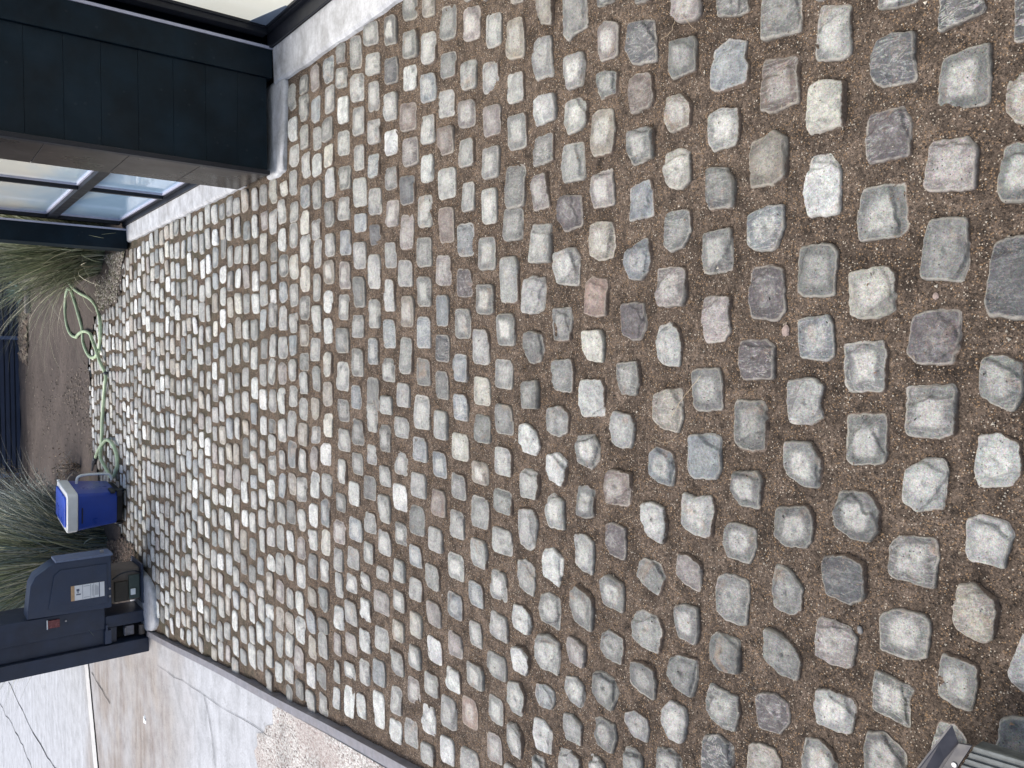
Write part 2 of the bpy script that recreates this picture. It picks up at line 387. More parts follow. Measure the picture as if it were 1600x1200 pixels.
# farther courses: boxes  tile colour x0 x1 y0 y1
MID={
'j':"Gt 1110 1190 -40 25;Gt 1082 1190 100 375;Gl 1082 1190 440 650;Gg 1090 1210 700 945;Gg 1075 1195 1020 1310;Hg 1065 1180 90 310;Hl 1045 1155 405 695;Hg 1022 1135 760 960;Hl 1008 1118 1040 1235;Ig 1015 1118 120 325;Il 1015 1112 385 585;Ig 1000 1118 645 830;Il 995 1112 885 1085;Il 985 1080 1150 1375;Jl 975 1088 210 430;Jg 962 1080 460 670;Jl 970 1062 735 950;Jp 965 1052 965 1190",
'i':"Gp 940 1000 -40 10;Gl 948 1045 70 300;Gl 930 1030 370 590;Gp 935 1045 645 860;Gl 930 1035 905 1125;Gl 925 1020 1170 1405;Hg 905 1010 275 490;Hg 895 1002 578 765;Hl 868 970 855 1080;Hc 872 975 1150 1340;Ig 885 980 185 378;It 865 965 475 640;Il 860 975 690 920;Il 860 958 955 1170;Jb 845 935 20 215;Jl 848 925 270 465;Jl 832 938 525 730;Jr 803 900 740 975;Jl 800 910 1060 1260",
'h':"Gp 808 912 30 260;Gl 800 890 365 565;Gp 785 880 615 805;Gl 782 880 855 1050;Gl 800 880 1130 1325;Hb 775 872 190 405;Hk 768 862 480 655;Hg 758 852 730 915;Hb 748 838 1010 1190;Ib 755 838 55 235;Ic 740 845 300 490;Ig 732 825 550 735;Il 725 812 780 980;Il 715 812 1045 1245;Jb 708 805 90 290;Jp 712 800 335 530;Jw 702 795 560 750;Jl 672 765 735 975;Jw 668 752 990 1200",
'g':"Gg 668 768 20 255;Gg 670 762 315 495;Gl 652 755 550 740;Gn 652 748 780 975;Gl 652 760 1040 1250;Hn 658 748 90 320;Hp 642 732 395 585;Hb 642 718 645 840;Hd 638 722 890 1065;Hg 638 718 1115 1300;Il 628 712 160 355;Ib 622 703 415 595;In 610 698 650 840;Il 592 680 885 1065;Il 575 660 1115 1305;Jp 582 670 145 335;Jw 585 678 365 570;Jl 570 658 590 775;Jw 555 635 795 1010;Jl 548 628 1030 1200",
'f':"Gt 555 630 -60 110;Gl 548 640 190 405;Gb 540 640 450 645;Gl 545 632 705 905;Gw 550 622 960 1145;Gl 530 612 1215 1425;Hg 520 610 280 470;Hg 520 607 530 715;Hb 518 605 780 975;Hg 515 605 1035 1215;Il 505 600 65 290;Ib 492 582 325 495;Il 485 578 545 725;Ig 482 568 750 960;Ib 475 550 995 1160;Jl 478 555 0 170;Jc 480 552 215 400;Jl 470 545 420 600;Jp 465 538 620 820;Jl 445 525 880 1090",
'e':"Gg 435 520 -60 130;Gg 430 525 180 370;Gw 432 515 400 570;Gn 425 515 630 825;Gp 432 525 850 1045;Gd 420 508 1090 1285;Hp 418 498 135 365;Hl 405 492 425 590;Ht 418 500 650 845;Hl 418 495 905 1140;Hl 397 475 1190 1350;Il 385 470 200 345;Il 380 460 415 580;Iw 372 458 615 805;Ig 380 455 855 1020;Il 372 445 1085 1250;Jl 372 450 80 240;Jt 365 440 265 425;Jl 360 438 450 640;Jl 365 428 680 880;Jw 350 425 885 1065",
'd':"Gg 312 392 85 285;Gd 318 400 350 530;Gl 315 395 570 760;Gw 318 395 805 975;Gg 325 400 1035 1190;Hp 328 405 45 220;Hl 320 390 310 475;Hw 315 385 545 745;Hb 308 385 795 975;Hl 315 380 1035 1190;Il 295 362 70 195;Ig 292 355 250 430;Il 290 355 505 650;Il 285 350 685 880;Il 275 355 900 1085;Il 272 350 1130 1245;Jp 260 345 80 260;Jl 260 340 305 490;Jb 247 322 510 705;Jw 247 320 710 970",
'c':"Gg 190 280 125 290;Gl 200 290 320 475;Gl 212 285 500 700;Gl 215 292 735 905;Gb 218 288 955 1115;Gl 230 295 1170 1345;Hd 225 295 200 335;Hl 220 292 390 605;Hl 222 290 670 850;Hb 217 282 910 1080;Hg 208 282 1155 1375;Il 207 270 120 305;Il 208 265 375 510;Ig 190 262 565 735;Il 197 265 795 945;Il 185 250 980 1135;Jl 165 230 -30 100;Jw 165 232 130 300;Jw 165 230 320 495;Jl 163 225 515 695;Jw 150 203 725 905",
'b':"Gg 105 172 215 435;Gl 112 185 450 640;Gl 115 192 660 850;Gl 127 195 895 1070;Gl 125 205 1105 1295;Hb 125 205 130 255;Hl 130 200 310 485;Hg 122 195 530 720;Hl 115 188 770 910;Hg 112 185 975 1155;Hb 110 172 1205 1360;Ig 115 188 215 390;Ig 118 180 425 575;Iw 97 165 605 770;Ib 95 180 825 995;Il 85 158 1010 1170;Jl 78 145 -20 120;Jl 78 148 140 325;Jp 75 142 345 510;Jl 72 135 525 660;Jw 68 130 680 900",
'a':"Gg 15 75 260 400;Gl 20 85 415 555;Gw 25 90 595 775;Gl 30 95 810 975;Gg 32 105 1030 1190;Hl 35 100 25 180;Hb 42 105 235 395;Hp 32 102 435 605;Hl 37 97 640 800;Hg 20 95 850 1005;Hl 20 92 1060 1245;Ig 28 95 90 240;Il 28 100 275 428;Il 28 82 465 630;Ig 15 78 675 810;Ip 5 75 845 1010;Il 5 58 1020 1180;Jl 10 55 -30 145;Jw 12 65 180 345;Jp 0 45 350 510;Jl 0 42 525 680;Jw 0 40 690 840"}
def traced():
    out=[]
    for k,s in NEAR.items():
        for i,ln in enumerate(s.split('\n')):
            w=ln.split();ox,oy,q=TILES[w[0][0]];v=[float(a) for a in w[1:]]
            out.append((k,i,w[0][1],[(ox+v[j]/q,oy+v[j+1]/q) for j in range(0,len(v),2)]))
    for k,s in MID.items():
        for i,ln in enumerate(s.split(';')):
            w=ln.split();ox,oy,q=TILES[w[0][0]];x0,x1,y0,y1=[float(a) for a in w[1:]]
            x0,x1,y0,y1=ox+x0/q,ox+x1/q,oy+y0/q,oy+y1/q
            m=(y0+y1)/2;w_=x1-x0
            s_=-.25+.85*min(1,max(0,(m-250)/750)); s_=s_ if abs(s_)>.08 else 0
            sh=s_*w_;h=y1-y0
            # a box whose ends slope across the course, all inside the traced extent
            if sh>=0:pts=[(x0,y0),(x1-.12*w_,y0+sh*.8),(x1,y0+sh+.2*h),(x1,y1),(x0+.12*w_,y1-sh*.8),(x0,y1-sh-.1*h)]
            else:pts=[(x0,y0-sh),(x1-.1*w_,y0),(x1,y0+.1*h),(x1,y1+sh),(x0+.12*w_,y1),(x0,y1-.1*h)]
            out.append((k,i,w[0][1],pts))
    return out

def mat_concrete_slab():
    t = NT('driveway_concrete'); xyz = t.sepv(); wob = t.noise(.9, 4, .6, dist=.4)
    yy = t.math('ADD', xyz[1], t.math('MULTIPLY', t.math('SUBTRACT', wob, .5), 1.6))
    streak = t.noise(4, 6, .65, vec=t.mapv((.22, 1.6, 1), (0, 0, .12)), dist=.5); fine = t.noise(90, 5, .7); blot = t.noise(2.2, 5, .6)
    # brown stained zone further up the drive, clean trowelled bands elsewhere
    st = t.ramp(t.math('MULTIPLY', yy, .1), (.50, 0.), (.60, 1.), (.83, 1.), (.90, 0.))
    c = t.mix(1.0, (.47, .49, .52, 1), t.ramp(streak, (.3, .80), (.7, 1.16)), 'MULTIPLY')
    br = t.mix(t.ramp(streak, (.35, 0.), (.62, 1.)), (.37, .335, .30, 1), (.22, .18, .155, 1))
    c = t.mix(t.math('MULTIPLY', st, t.ramp(blot, (.32, .35), (.62, .95))), c, br)
    c = t.mix(.9, c, t.ramp(t.noise(7, 7, .75), (.3, .66), (.5, 1.), (.7, 1.2)), 'MULTIPLY')
    c = t.mix(.5, c, t.ramp(fine, (.3, .6), (.7, 1.3)), 'MULTIPLY')
    sp = t.math('MULTIPLY', t.ramp(t.vor(34), (.08, 1.), (.15, 0.)), t.ramp(t.noise(6, 2), (.5, 0.), (.6, .8))); c = t.mix(sp, c, (.11, .09, .08))
    cr = t.math('MULTIPLY', t.ramp(t.vor(.55, 'DISTANCE_TO_EDGE', vec=None), (.000, 1.), (.006, 0.)), .0)
    hair = t.ramp(t.noise(1.3, 6, .62, dist=1.2), (.497, 0.), (.5, .55), (.503, 0.)); c = t.mix(t.math('MULTIPLY', hair, t.ramp(blot, (.5, 0.), (.6, 1.))), c, (.12, .11, .10))
    t.set('Base Color', c); t.set('Roughness', t.ramp(streak, (.3, .55), (.7, .8)))
    t.set('Normal', t.bump(fine, .35, .0015, t.bump(streak, .3, .004))); return t.m
def mat_aggregate():
    t = NT('exposed_aggregate'); v = t.sep(t.vor(130, out='Color', vec=t.mapv((1, .6, 1)))); d = t.vor(130, vec=t.mapv((1, .6, 1)))
    c = t.ramp(v[0], (0., (.55, .54, .52)), (.4, (.68, .67, .65)), (.70, (.40, .33, .31)), (.80, (.16, .135, .13)), (.90, (.60, .58, .54)), interp='CONSTANT')
    c = t.mix(t.ramp(d, (.45, 0.), (.62, .7)), c, (.30, .265, .24)); c = t.mix(.8, c, t.ramp(t.noise(5, 6, .7), (.32, .55), (.5, 1.), (.68, 1.2)), 'MULTIPLY'); c = t.mix(t.ramp(t.noise(2.5, 4, .6), (.5, 0.), (.62, .5)), c, (.36, .30, .28))
    t.set('Base Color', c); t.set('Roughness', .8); t.set('Normal', t.bump(t.math('SUBTRACT', 1., d), .8, .004)); return t.m
def mat_soil():
    t = NT('garden_soil'); a = t.noise(1.6, 5, .6); b = t.noise(24, 5, .7)
    c = t.ramp(a, (.3, (.062, .050, .044)), (.7, (.105, .085, .074))); c = t.mix(.8, c, t.ramp(b, (.3, .6), (.7, 1.4)), 'MULTIPLY')
    peb = t.math('MULTIPLY', t.ramp(t.vor(60), (.12, 1.), (.2, 0.)), t.ramp(t.noise(5, 3), (.5, 0.), (.62, .8))); c = t.mix(peb, c, (.34, .29, .24))
    t.set('Base Color', c); t.set('Roughness', .95); t.set('Normal', t.bump(b, .8, .01, t.bump(a, .5, .03))); return t.m
def mat_kerb():
    t = NT('rendered_concrete'); a = t.noise(9, 5, .65, dist=.4); f = t.noise(120, 4, .7); s = t.noise(14, 4, .6, vec=t.mapv((1, 3, 1)))
    c = t.ramp(a, (.32, (.36, .365, .375)), (.5, (.50, .515, .54)), (.68, (.63, .65, .68))); c = t.mix(.5, c, t.ramp(s, (.3, .7), (.7, 1.2)), 'MULTIPLY')
    c = t.mix(.4, c, t.ramp(f, (.3, .6), (.7, 1.2)), 'MULTIPLY'); sp = t.ramp(t.vor(60), (.06, .8), (.12, 0.)); c = t.mix(t.math('MULTIPLY', sp, t.ramp(a, (.5, 0.), (.6, 1.))), c, (.1, .09, .08))
    t.set('Base Color', c); t.set('Roughness', .75); t.set('Normal', t.bump(f, .5, .002, t.bump(a, .5, .01))); return t.m
def mat_glass(name, c0, c1, c2):
    t = NT(name); a = t.noise(1.7, 2, .45, vec=t.mapv((1, .8, 1.8)), dist=.3); c = t.ramp(t.math('ADD', t.math('MULTIPLY', a, .7), t.math('MULTIPLY', t.math('SUBTRACT', t.sepv()[2], .6), .5)), (.24, c0), (.40, c1), (.55, c2))  # cloudy reflections painted as a colour gradient, creamier with height
    t.set('Emission Color', c); t.set('Emission Strength', .45 if 'near' in name else 0.0)  # weak glow added to brighten the near pane
    t.set('Base Color', c); t.set('Roughness', .16); t.set('Specular IOR Level', .8); t.set('Coat Weight', .6); t.set('Coat Roughness', .03); return t.m

M = dict(stone=mat_stone(), sand=mat_sand(), slab=mat_concrete_slab(), agg=mat_aggregate(), soil=mat_soil(), kerb=mat_kerb(),
    grit=mat_attr('grit', .8, None, .2), leaf=mat_attr('blade', .65, None, .35, .3, 60), mulch=mat_attr('mulch', .9, None, .3),
    black=mat_plain('dark_painted_boards', (.006, .014, .022), .5, var=.4, spec=.12, scale=6, dust=.06, dustcol=(.16, .17, .18), bump=.0006),
    frame=mat_plain('window_frame_paint', (.014, .016, .022), .4, spec=.25, var=.2, scale=12, dust=.08, dustcol=(.12, .12, .14)),
    reveal=mat_plain('glossy_reveal', (.028, .024, .023), .30, spec=.2, var=.35, scale=4, dust=.25, dustcol=(.20, .17, .15)),
    strip=mat_plain('pale_trim', (.50, .51, .62), .4, var=.1),
    steel=mat_plain('gate_steel', (.020, .031, .060), .42, var=.25, scale=8, dust=.15, dustcol=(.10, .11, .14)),
    opener=mat_plain('opener_plastic', (.028, .044, .085), .45, var=.12, scale=10, dust=.06),
    edging=mat_plain('galvanised_edging', (.20, .20, .225), .5, metal=.1, var=.25, scale=30, dust=.35, dustcol=(.22, .18, .15)),
    blue=mat_plain('blue_plastic', (.010, .052, .36), .33, var=.10, scale=10, dust=.06, dustcol=(.2, .25, .45)),
    bluelid=mat_plain('blue_lid_plastic', (.030, .095, .62), .30, var=.08, scale=10),
    white=mat_plain('white_plastic', (.84, .88, .88), .38, var=.05, scale=20), blackp=mat_plain('black_plastic', (.018, .020, .025), .5),
    hose=mat_plain('green_hose', (.52, .66, .44), .38, var=.2, scale=25, dust=.25, dustcol=(.35, .36, .26)), hosebit=mat_plain('hose_fitting', (.04, .045, .06), .4),
    red=mat_plain('red_reflector', (.17, .045, .05), .25, var=.3, scale=60), sticker=mat_plain('sticker_white', (.80, .82, .84), .4, var=.03),
    stick2=mat_plain('sticker_tan', (.55, .36, .20), .4), ink=mat_plain('sticker_ink', (.10, .12, .18), .5),
    tan=mat_plain('dusty_box', (.15, .125, .105), .7, scale=30, var=.2), pcb=mat_plain('circuit_board', (.06, .085, .075), .5), batt=mat_plain('battery', (.035, .03, .022), .5),
    fence=mat_plain('fence_metal', (.055, .070, .115), .45, var=.12, scale=5, dust=.1, dustcol=(.1, .12, .16)), fpost=mat_plain('fence_post_paint', (.14, .18, .28), .5),
    deck=mat_plain('grey_deck_board', (.15, .165, .165), .75, var=.3, scale=60, bump=.001), angle=mat_plain('dark_angle_iron', (.032, .032, .042), .5, metal=0, var=.25, scale=50),
    bolt=mat_plain('zinc_screw', (.32, .32, .33), .45, metal=.5), joint=mat_plain('concrete_strip', (.62, .62, .61), .7, var=.15, scale=12, bump=.001),
    dark=mat_plain('dark_void', (.012, .012, .014), .9), wood=mat_plain('old_board', (.20, .18, .175), .85, var=.3, scale=12),
    straw=mat_plain('dry_straw', (.50, .40, .27), .7), chip=mat_plain('pink_stone_chip', (.30, .235, .21), .8, scale=90, var=.35, bump=.001), pebble=mat_plain('grey_pebble', (.20, .20, .20), .6),
    glass_near=mat_glass('frosted_glow_pane_near', (.82, .80, .70), (.88, .87, .79), (.92, .91, .85)),
    glass_far=mat_glass('painted_reflection_pane_far', (.40, .60, .82), (.68, .82, .92), (.96, .95, .86)))
M['fpost2'] = mat_plain('blue_grey_patch', (.20, .25, .33), .5, var=.1); M['agave'] = mat_plain('agave_leaf', (.16, .26, .25), .6, scale=20)

# ---------------------------------------------------------------- numpy mesh with per-vertex colour
def np_mesh(name, V, F, tint, trait, mat, loc=(0, 0, 0), smooth=True):
    me = bpy.data.meshes.new(name); V = np.asarray(V, np.float32) - np.array(loc, np.float32); F = np.asarray(F, np.int32); k = F.shape[1]
    me.vertices.add(len(V)); me.vertices.foreach_set('co', V.ravel())
    me.loops.add(F.size); me.loops.foreach_set('vertex_index', F.ravel())
    me.polygons.add(len(F)); me.polygons.foreach_set('loop_start', np.arange(0, F.size, k, dtype=np.int32)); me.polygons.foreach_set('loop_total', np.full(len(F), k, np.int32))
    me.polygons.foreach_set('use_smooth', np.full(len(F), smooth)); me.update(); me.validate()
    for nm, a in (('tint', tint), ('trait', trait)):
        if a is None: continue
        at = me.attributes.new(nm, 'FLOAT_COLOR', 'POINT'); at.data.foreach_set('color', np.asarray(a, np.float32).ravel())
    me.materials.append(mat); o = bpy.data.objects.new(name, me); C.objects.link(o); o.location = loc; return o
def vnoise(x, y, seed, freq):
    "smooth value noise in numpy"
    r = np.random.RandomState(seed).rand(64, 64); x = x * freq; y = y * freq; xi = np.floor(x).astype(int); yi = np.floor(y).astype(int)
    fx = x - xi; fy = y - yi; fx = fx*fx*(3-2*fx); fy = fy*fy*(3-2*fy); g = lambda a, b: r[a % 64, b % 64]
    return ((g(xi, yi)*(1-fx)+g(xi+1, yi)*fx)*(1-fy)+(g(xi, yi+1)*(1-fx)+g(xi+1, yi+1)*fx)*fy)*2-1

# ---------------------------------------------------------------- the setting
def in_poly(x, y, P):
    x = np.asarray(x); y = np.asarray(y); r = np.zeros(x.shape, bool); n = len(P)
    for i in range(n):
        (x0, y0), (x1, y1) = P[i], P[(i+1) % n]
        if y0 == y1: continue
        c = ((y0 > y) != (y1 > y)) & (x < (x1-x0)*(y-y0)/(y1-y0)+x0); r ^= c
    return r
def sheet(name, pts, z, mat, kind='structure'):
    o = MB().add([(x, y, z) for x, y in pts], [tuple(range(len(pts)))]).build(name, mat)
    if o.data.polygons[0].normal.z < 0: o.data.flip_normals()
    return tag(o, kind=kind)
def strip_x(y): return float(np.interp(y, [-2, 2.46, 3.31, 6.28], [-.95, -1.50, -1.605, -2.02]))
sheet('ground', [(-400, -300), (400, -300), (400, 700), (-400, 700)], -.045, M['soil'])
# sand bed between the setts: relief on a fine grid
def sand_bed():
    def grid(x0, x1, y0, y1, st, rel):
        nx = int((x1-x0)/st)+1; ny = int((y1-y0)/st)+1; X, Y = np.meshgrid(np.linspace(x0, x1, nx), np.linspace(y0, y1, ny))
        Z = rel*(vnoise(X, Y, 1, 9)*.35+vnoise(X, Y, 2, 30)*.35+vnoise(X, Y, 3, 75)*.3); Z[0] = Z[-1] = 0
        i = np.arange(nx*ny).reshape(ny, nx); F = np.stack([i[:-1, :-1], i[:-1, 1:], i[1:, 1:], i[1:, :-1]], -1).reshape(-1, 4)
        return np.stack([X, Y, Z], -1).reshape(-1, 3), F
    V1, F1 = grid(-1.70, 1.5, -.6, 3.0, .011, .0045); V2, F2 = grid(-2.1, 1.5, 3.0, 8.9, .05, .004)
    V = np.vstack([V1, V2]); F = np.vstack([F1, F2+len(V1)])
    sx = np.interp(V[:, 1], [-2, 2.46, 3.31, 6.28], [-.95, -1.50, -1.605, -2.02]); low = V[:, 0] < sx - .022
    V[low, 2] = -.03
    o = np_mesh('sand_bed', V, F, None, None, M['sand']); tag(o, kind='structure')
sand_bed()
soil_out = [(-2.05, 6.72), (-1.62, 6.5), (-1.45, 7.0), (-1.2, 7.6), (-1.02, 8.0), (-.78, 8.12), (-.5, 8.34), (-.2, 8.27), (0, 8.30), (.2, 8.1), (.38, 7.95), (.33, 7.6), (.44, 7.1), (.62, 6.9), (.84, 6.72), (1.6, 6.7), (6, 8), (6, 16), (-4.5, 16), (-2.65, 10.2), (-2.2, 8.0)]
def soil():
    nx, ny = 150, 150; X, Y = np.meshgrid(np.linspace(-4.6, 6, nx), np.linspace(6.5, 16, ny)); ins = in_poly(X, Y, soil_out)
    Z = .014+.012*vnoise(X, Y, 5, 1.3)+.010*vnoise(X, Y, 6, 5)+.006*vnoise(X, Y, 7, 14)
    Z = np.where(Y > 12.9, Z+.02, Z); i = np.arange(nx*ny).reshape(ny, nx)
    F = np.stack([i[:-1, :-1], i[:-1, 1:], i[1:, 1:], i[1:, :-1]], -1).reshape(-1, 4); keep = ins.ravel()[F].all(1)
    tag(np_mesh('garden_soil', np.stack([X, Y, Z], -1).reshape(-1, 3), F[keep], None, None, M['soil']), kind='structure')
soil()
def driveway():
    ys = [-1.5, 0, 1.0, 2.46, 3.31, 4.5, 5.4, 6.28]
    edge = [(strip_x(y)-.045, y) for y in ys] + [(-2.1, 6.75), (-2.25, 8.0), (-2.7, 10.2), (-4.2, 14.5), (-5.2, 22), (-14, 24), (-14, -1.5)]
    m = MB().prism(edge, -.04, .012).build('driveway', M['slab']); tag(m, kind='structure')
    ag = [(strip_x(3.72)-.06, 3.72), (-1.72, 3.76), (-1.77, 3.84), (-1.84, 3.83), (-1.88, 3.93), (-1.93, 3.96), (-1.97, 4.06), (-2.03, 4.05), (-2.08, 4.10), (-2.17, 4.03), (-2.26, 4.05), (-2.38, 3.98), (-2.5, 4.0), (-5, 4.3), (-9, 4.3), (-9, -1.4), (strip_x(-1.4)-.06, -1.4)] 
    ag += [(strip_x(y)-.06, y) for y in (0, 1, 2, 2.46, 3.2)]
    sheet('exposed_aggregate_paving', ag, .0165, M['agg'])
    def strip(name, a, b, w, mat, z=.0165):
        a = np.array(a[:2]); b = np.array(b[:2]); n = _n(np.array([-(b-a)[1], (b-a)[0]])) * w / 2
        sheet(name, [tuple(a+n), tuple(a-n), tuple(b-n), tuple(b+n)], z, mat)
    a0, a1 = np.array(G(137, 1036)[:2]), np.array(G(153, 1200)[:2])
    strip('concrete_band', a0+(.3, .1), a1+(a1-a0)*1.0, .20, M['joint'], .0205)
    strip('expansion_joint', a0+(.3, .22), a1+(a1-a0)+(0, .115), .045, M['dark'], .0165)
    strip('expansion_joint', a0+(.3, -.02), a1+(a1-a0)+(0, -.115), .022, M['dark'], .0165)
    for q in ([(15, 1065), (60, 1155), (90, 1200)], [(0, 1098), (30, 1150), (52, 1200)], [(4, 1110), (7, 1200)], [(322, 1083), (332, 1130), (341, 1200)],
              [(146, 1052), (175, 1100)], [(250, 1040), (330, 1090), (432, 1152)]):
        p = smooth_path([np.array(G(*a)) for a in q], 7); p = [a+np.array([random.uniform(-1, 1), random.uniform(-1, 1), 0])*.006*np.hypot(a[0], a[1])/4 for a in p]
        w = .003 if q[0][0] in (322, 250) else (.004 if q[0][0] == 146 else .008)
        if q[0][0] == 250: w = .0012
        m = MB()
        for a, b in zip(p[:-1], p[1:]):
            n = _n(np.array([-(b-a)[1], (b-a)[0], 0]))*w*random.uniform(.5, 1.2); m.add([(*(a+n)[:2], .017), (*(a-n)[:2], .017), (*(b-n)[:2], .017), (*(b+n)[:2], .017)], [(0, 1, 2, 3)])
        o = m.build('concrete_crack', M['dark']); tag(o, kind='structure')
driveway()
# raised concrete footing pads
def pad(name, P, z, seed, label, cat):
    n = 40; cx, cy = np.mean(P, 0); pts = []
    Q = smooth_path([(*p, 0) for p in P] + [(*P[0], 0)], 6)[:-1]; r = random.Random(seed)
    rings = []
    for s, h in ((1.0, -.03), (1.0, z*.55), (.97, z*.85), (.90, z), (.5, z*1.05)):
        rings.append([(cx+(q[0]-cx)*s+r.uniform(-.004, .004), cy+(q[1]-cy)*s+r.uniform(-.004, .004), h+(r.uniform(-.003, .003) if h > 0 else 0)) for q in Q])
    m = len(Q); vs = sum(rings, []) + [(cx, cy, z*1.05)]
    fs = [(i*m+k, i*m+(k+1) % m, (i+1)*m+(k+1) % m, (i+1)*m+k) for i in range(4) for k in range(m)] + [(4*m+k, 4*m+(k+1) % m, 5*m) for k in range(m)]
    o = MB().add(vs, fs).build(name, M['kerb'], smooth=True); me = o.data
    if me.polygons[-1].normal.z < 0: me.flip_normals()
    return tag(o, label, cat)
pad('concrete_footing', [(.885, 3.63), (1.1, 3.61), (1.29, 3.60), (1.31, 3.66), (1.31, 3.84), (1.1, 3.86), (.90, 3.85), (.87, 3.74)], .022, 3, 'rough whitish concrete footing at the base of the dark boarded pier', 'footing')
pad('concrete_footing', [G(216, 888)[:2], G(228, 893)[:2], G(241, 915)[:2], G(246, 945)[:2], G(248, 975)[:2], G(236, 985)[:2], (-2.0, 6.75), (-1.60, 6.75)], .035, 4, 'rough whitish concrete footing under the gate motor and steel gate post', 'footing')
# metal edging between setts and drive
def edging():
    m = MB(); ys = np.linspace(-1.0, 6.24, 40)
    for prof in ([(0, .034), (-.040, .034), (-.040, .031), (0, .031)], [(0, .031), (-.0035, .031), (-.0035, -.04), (0, -.04)]):
        n = len(ys); vs = [(strip_x(y)-.002+.004*math.sin(y*3)+px, y, pz) for y in ys for px, pz in prof]
        fs = [(i*4+k, i*4+(k+1) % 4, (i+1)*4+(k+1) % 4, (i+1)*4+k) for i in range(n-1) for k in range(4)] + [(0, 1, 2, 3), tuple((n-1)*4+k for k in (3, 2, 1, 0))]
        m.add(vs, fs)
    tag(m.build('metal_edging', M['edging']), 'long thin grey metal edging strip between the setts and the concrete drive', 'edging')
edging()

# ---------------------------------------------------------------- the setts
TONES = {'g': (.225, .232, .222), 'd': (.135, .145, .152), 'k': (.170, .158, .165), 'w': (.600, .620, .600), 'l': (.370, .378, .362), 'b': (.300, .328, .340),
         'p': (.345, .318, .302), 't': (.340, .315, .270), 'c': (.530, .525, .465), 'n': (.240, .200, .178), 'r': (.420, .320, .270), 's': (.225, .245, .245)}
def sett(cx, cy, poly, tone, seed, hi, far=0.0):
    """mesh arrays of one sett; poly is its worn outline in world x,y"""
    r = np.random.RandomState(seed); NT_ = 72 if hi == 2 else (44 if hi == 1 else 24)
    rings = {2: [1.04, 1.02, 1.005, .99, .975, .955, .93]+[.905-.0445*q for q in range(20)], 1: [1.04, 1.015, .99, .965, .93, .84, .65, .38, .12], 0: [1.03, .99, .94, .75, .3]}[hi]
    zs = {2: [-.03, -.008, .002, .0075, .0108, .0130, .0142]+[.0165-.0018*(.905-.0445*q)**2 for q in range(20)], 1: [-.03, -.004, .0075, .0118, .0138, .0150, .0158, .0163, .0165], 0: [-.03, .005, .0125, .0155, .0165]}[hi]
    th = np.arange(NT_)*2*math.pi/NT_; P = np.array(poly) - (cx, cy); n = len(P); R = np.zeros(NT_)
    for k in range(NT_):
        d = np.array([math.cos(th[k]), math.sin(th[k])]); best = 0
        for i in range(n):
            a, b = P[i], P[(i+1) % n]; e = b-a; den = d[0]*e[1]-d[1]*e[0]
            if abs(den) < 1e-9: continue
            tt = (a[0]*e[1]-a[1]*e[0])/den; u = (a[0]*d[1]-a[1]*d[0])/den
            if tt > best and -1e-6 <= u <= 1+1e-6: best = tt
        R[k] = best
    R[R < .004] = .01
    sm = {2: 1, 1: 1, 0: 0}[hi]
    for _ in range(sm): R = .25*np.roll(R, 1)+.5*R+.25*np.roll(R, -1)
    if hi == 2:
        jag = r.randn(NT_)*.016; jag = .6*jag+.4*np.roll(jag, 1); R *= 1.012+jag+.012*np.sin(th*5+r.rand()*6)+.010*np.sin(th*9+r.rand()*6)+.008*np.sin(th*14+r.rand()*6)
    elif hi == 1: R *= 1.02+r.randn(NT_)*.007+.010*np.sin(th*5+r.rand()*6)+.008*np.sin(th*9+r.rand()*6)
    S_ = np.array(rings)[:, None]; X = cx+S_*R*np.cos(th); Y = cy+S_*R*np.sin(th); h = r.uniform(.6, 1.25)*(.85 if hi == 2 else .62)
    tilt = r.randn(2)*.018; Z = np.repeat(np.array(zs)[:, None], NT_, 1)*h; up = (S_ < 1.0)
    bev = 1+.25*np.sin(th+r.rand()*6)
    Z = np.where(up, Z*bev*1.0+(X-cx)*tilt[0]+(Y-cy)*tilt[1], Z)
    dark = np.ones(X.shape)
    if hi:
        f = np.clip((1.0-S_)/.2, 0, 1); Z = Z+f*(.0022*vnoise(X, Y, seed % 997, 24)+.0014*vnoise(X, Y, seed % 991+1, 60)+(.0004*vnoise(X, Y, seed % 983+2, 150) if hi == 2 else 0))
        for q in range(r.choice([0, 1, 1, 2, 3])):                              # flakes split off one side or corner
            a = r.rand()*6.283; off = r.uniform(.45, .85)*R.mean(); dd = (X-cx)*math.cos(a)+(Y-cy)*math.sin(a)-off+.006*vnoise(X, Y, seed % 971+q, 60)
            dep = r.uniform(.0025, .0075); Z = Z-np.where(up, dep*np.clip(dd/.0025, 0, 1), 0); dark *= 1-.42*np.exp(-((dd-.0008)/.0016)**2)*r.uniform(.3, 1); dark *= np.where(dd > .003, r.uniform(.78, 1.12), 1)
        Z = np.where(up, np.maximum(Z, .0012), Z)
    V = np.stack([X, Y, Z], -1).reshape(-1, 3); V = np.vstack([V, [cx, cy, Z[-1].mean()]]); nr = len(rings)
    i = np.arange(nr*NT_).reshape(nr, NT_); j = np.roll(i, -1, 1)
    F = np.stack([i[:-1], j[:-1], j[1:], i[1:]], -1).reshape(-1, 4); T = np.stack([i[-1], j[-1], np.full(NT_, nr*NT_), np.full(NT_, nr*NT_)], -1)
    col = np.array(TONES[tone])*r.uniform(.80, 1.2)*(1+r.randn(3)*.006)
    pale = {'g': .55, 'l': .62, 'd': .18, 'k': .2, 'w': .5, 'b': .45, 's': .2, 'n': .3}.get(tone, .55)*r.uniform(.45, 1.3); pale = min(1, pale)
    col = col*(1+.42*far)*(.80 if hi == 2 else .92 if hi == 1 else 1)  # shade on near setts and sky sheen on far ones painted into tint
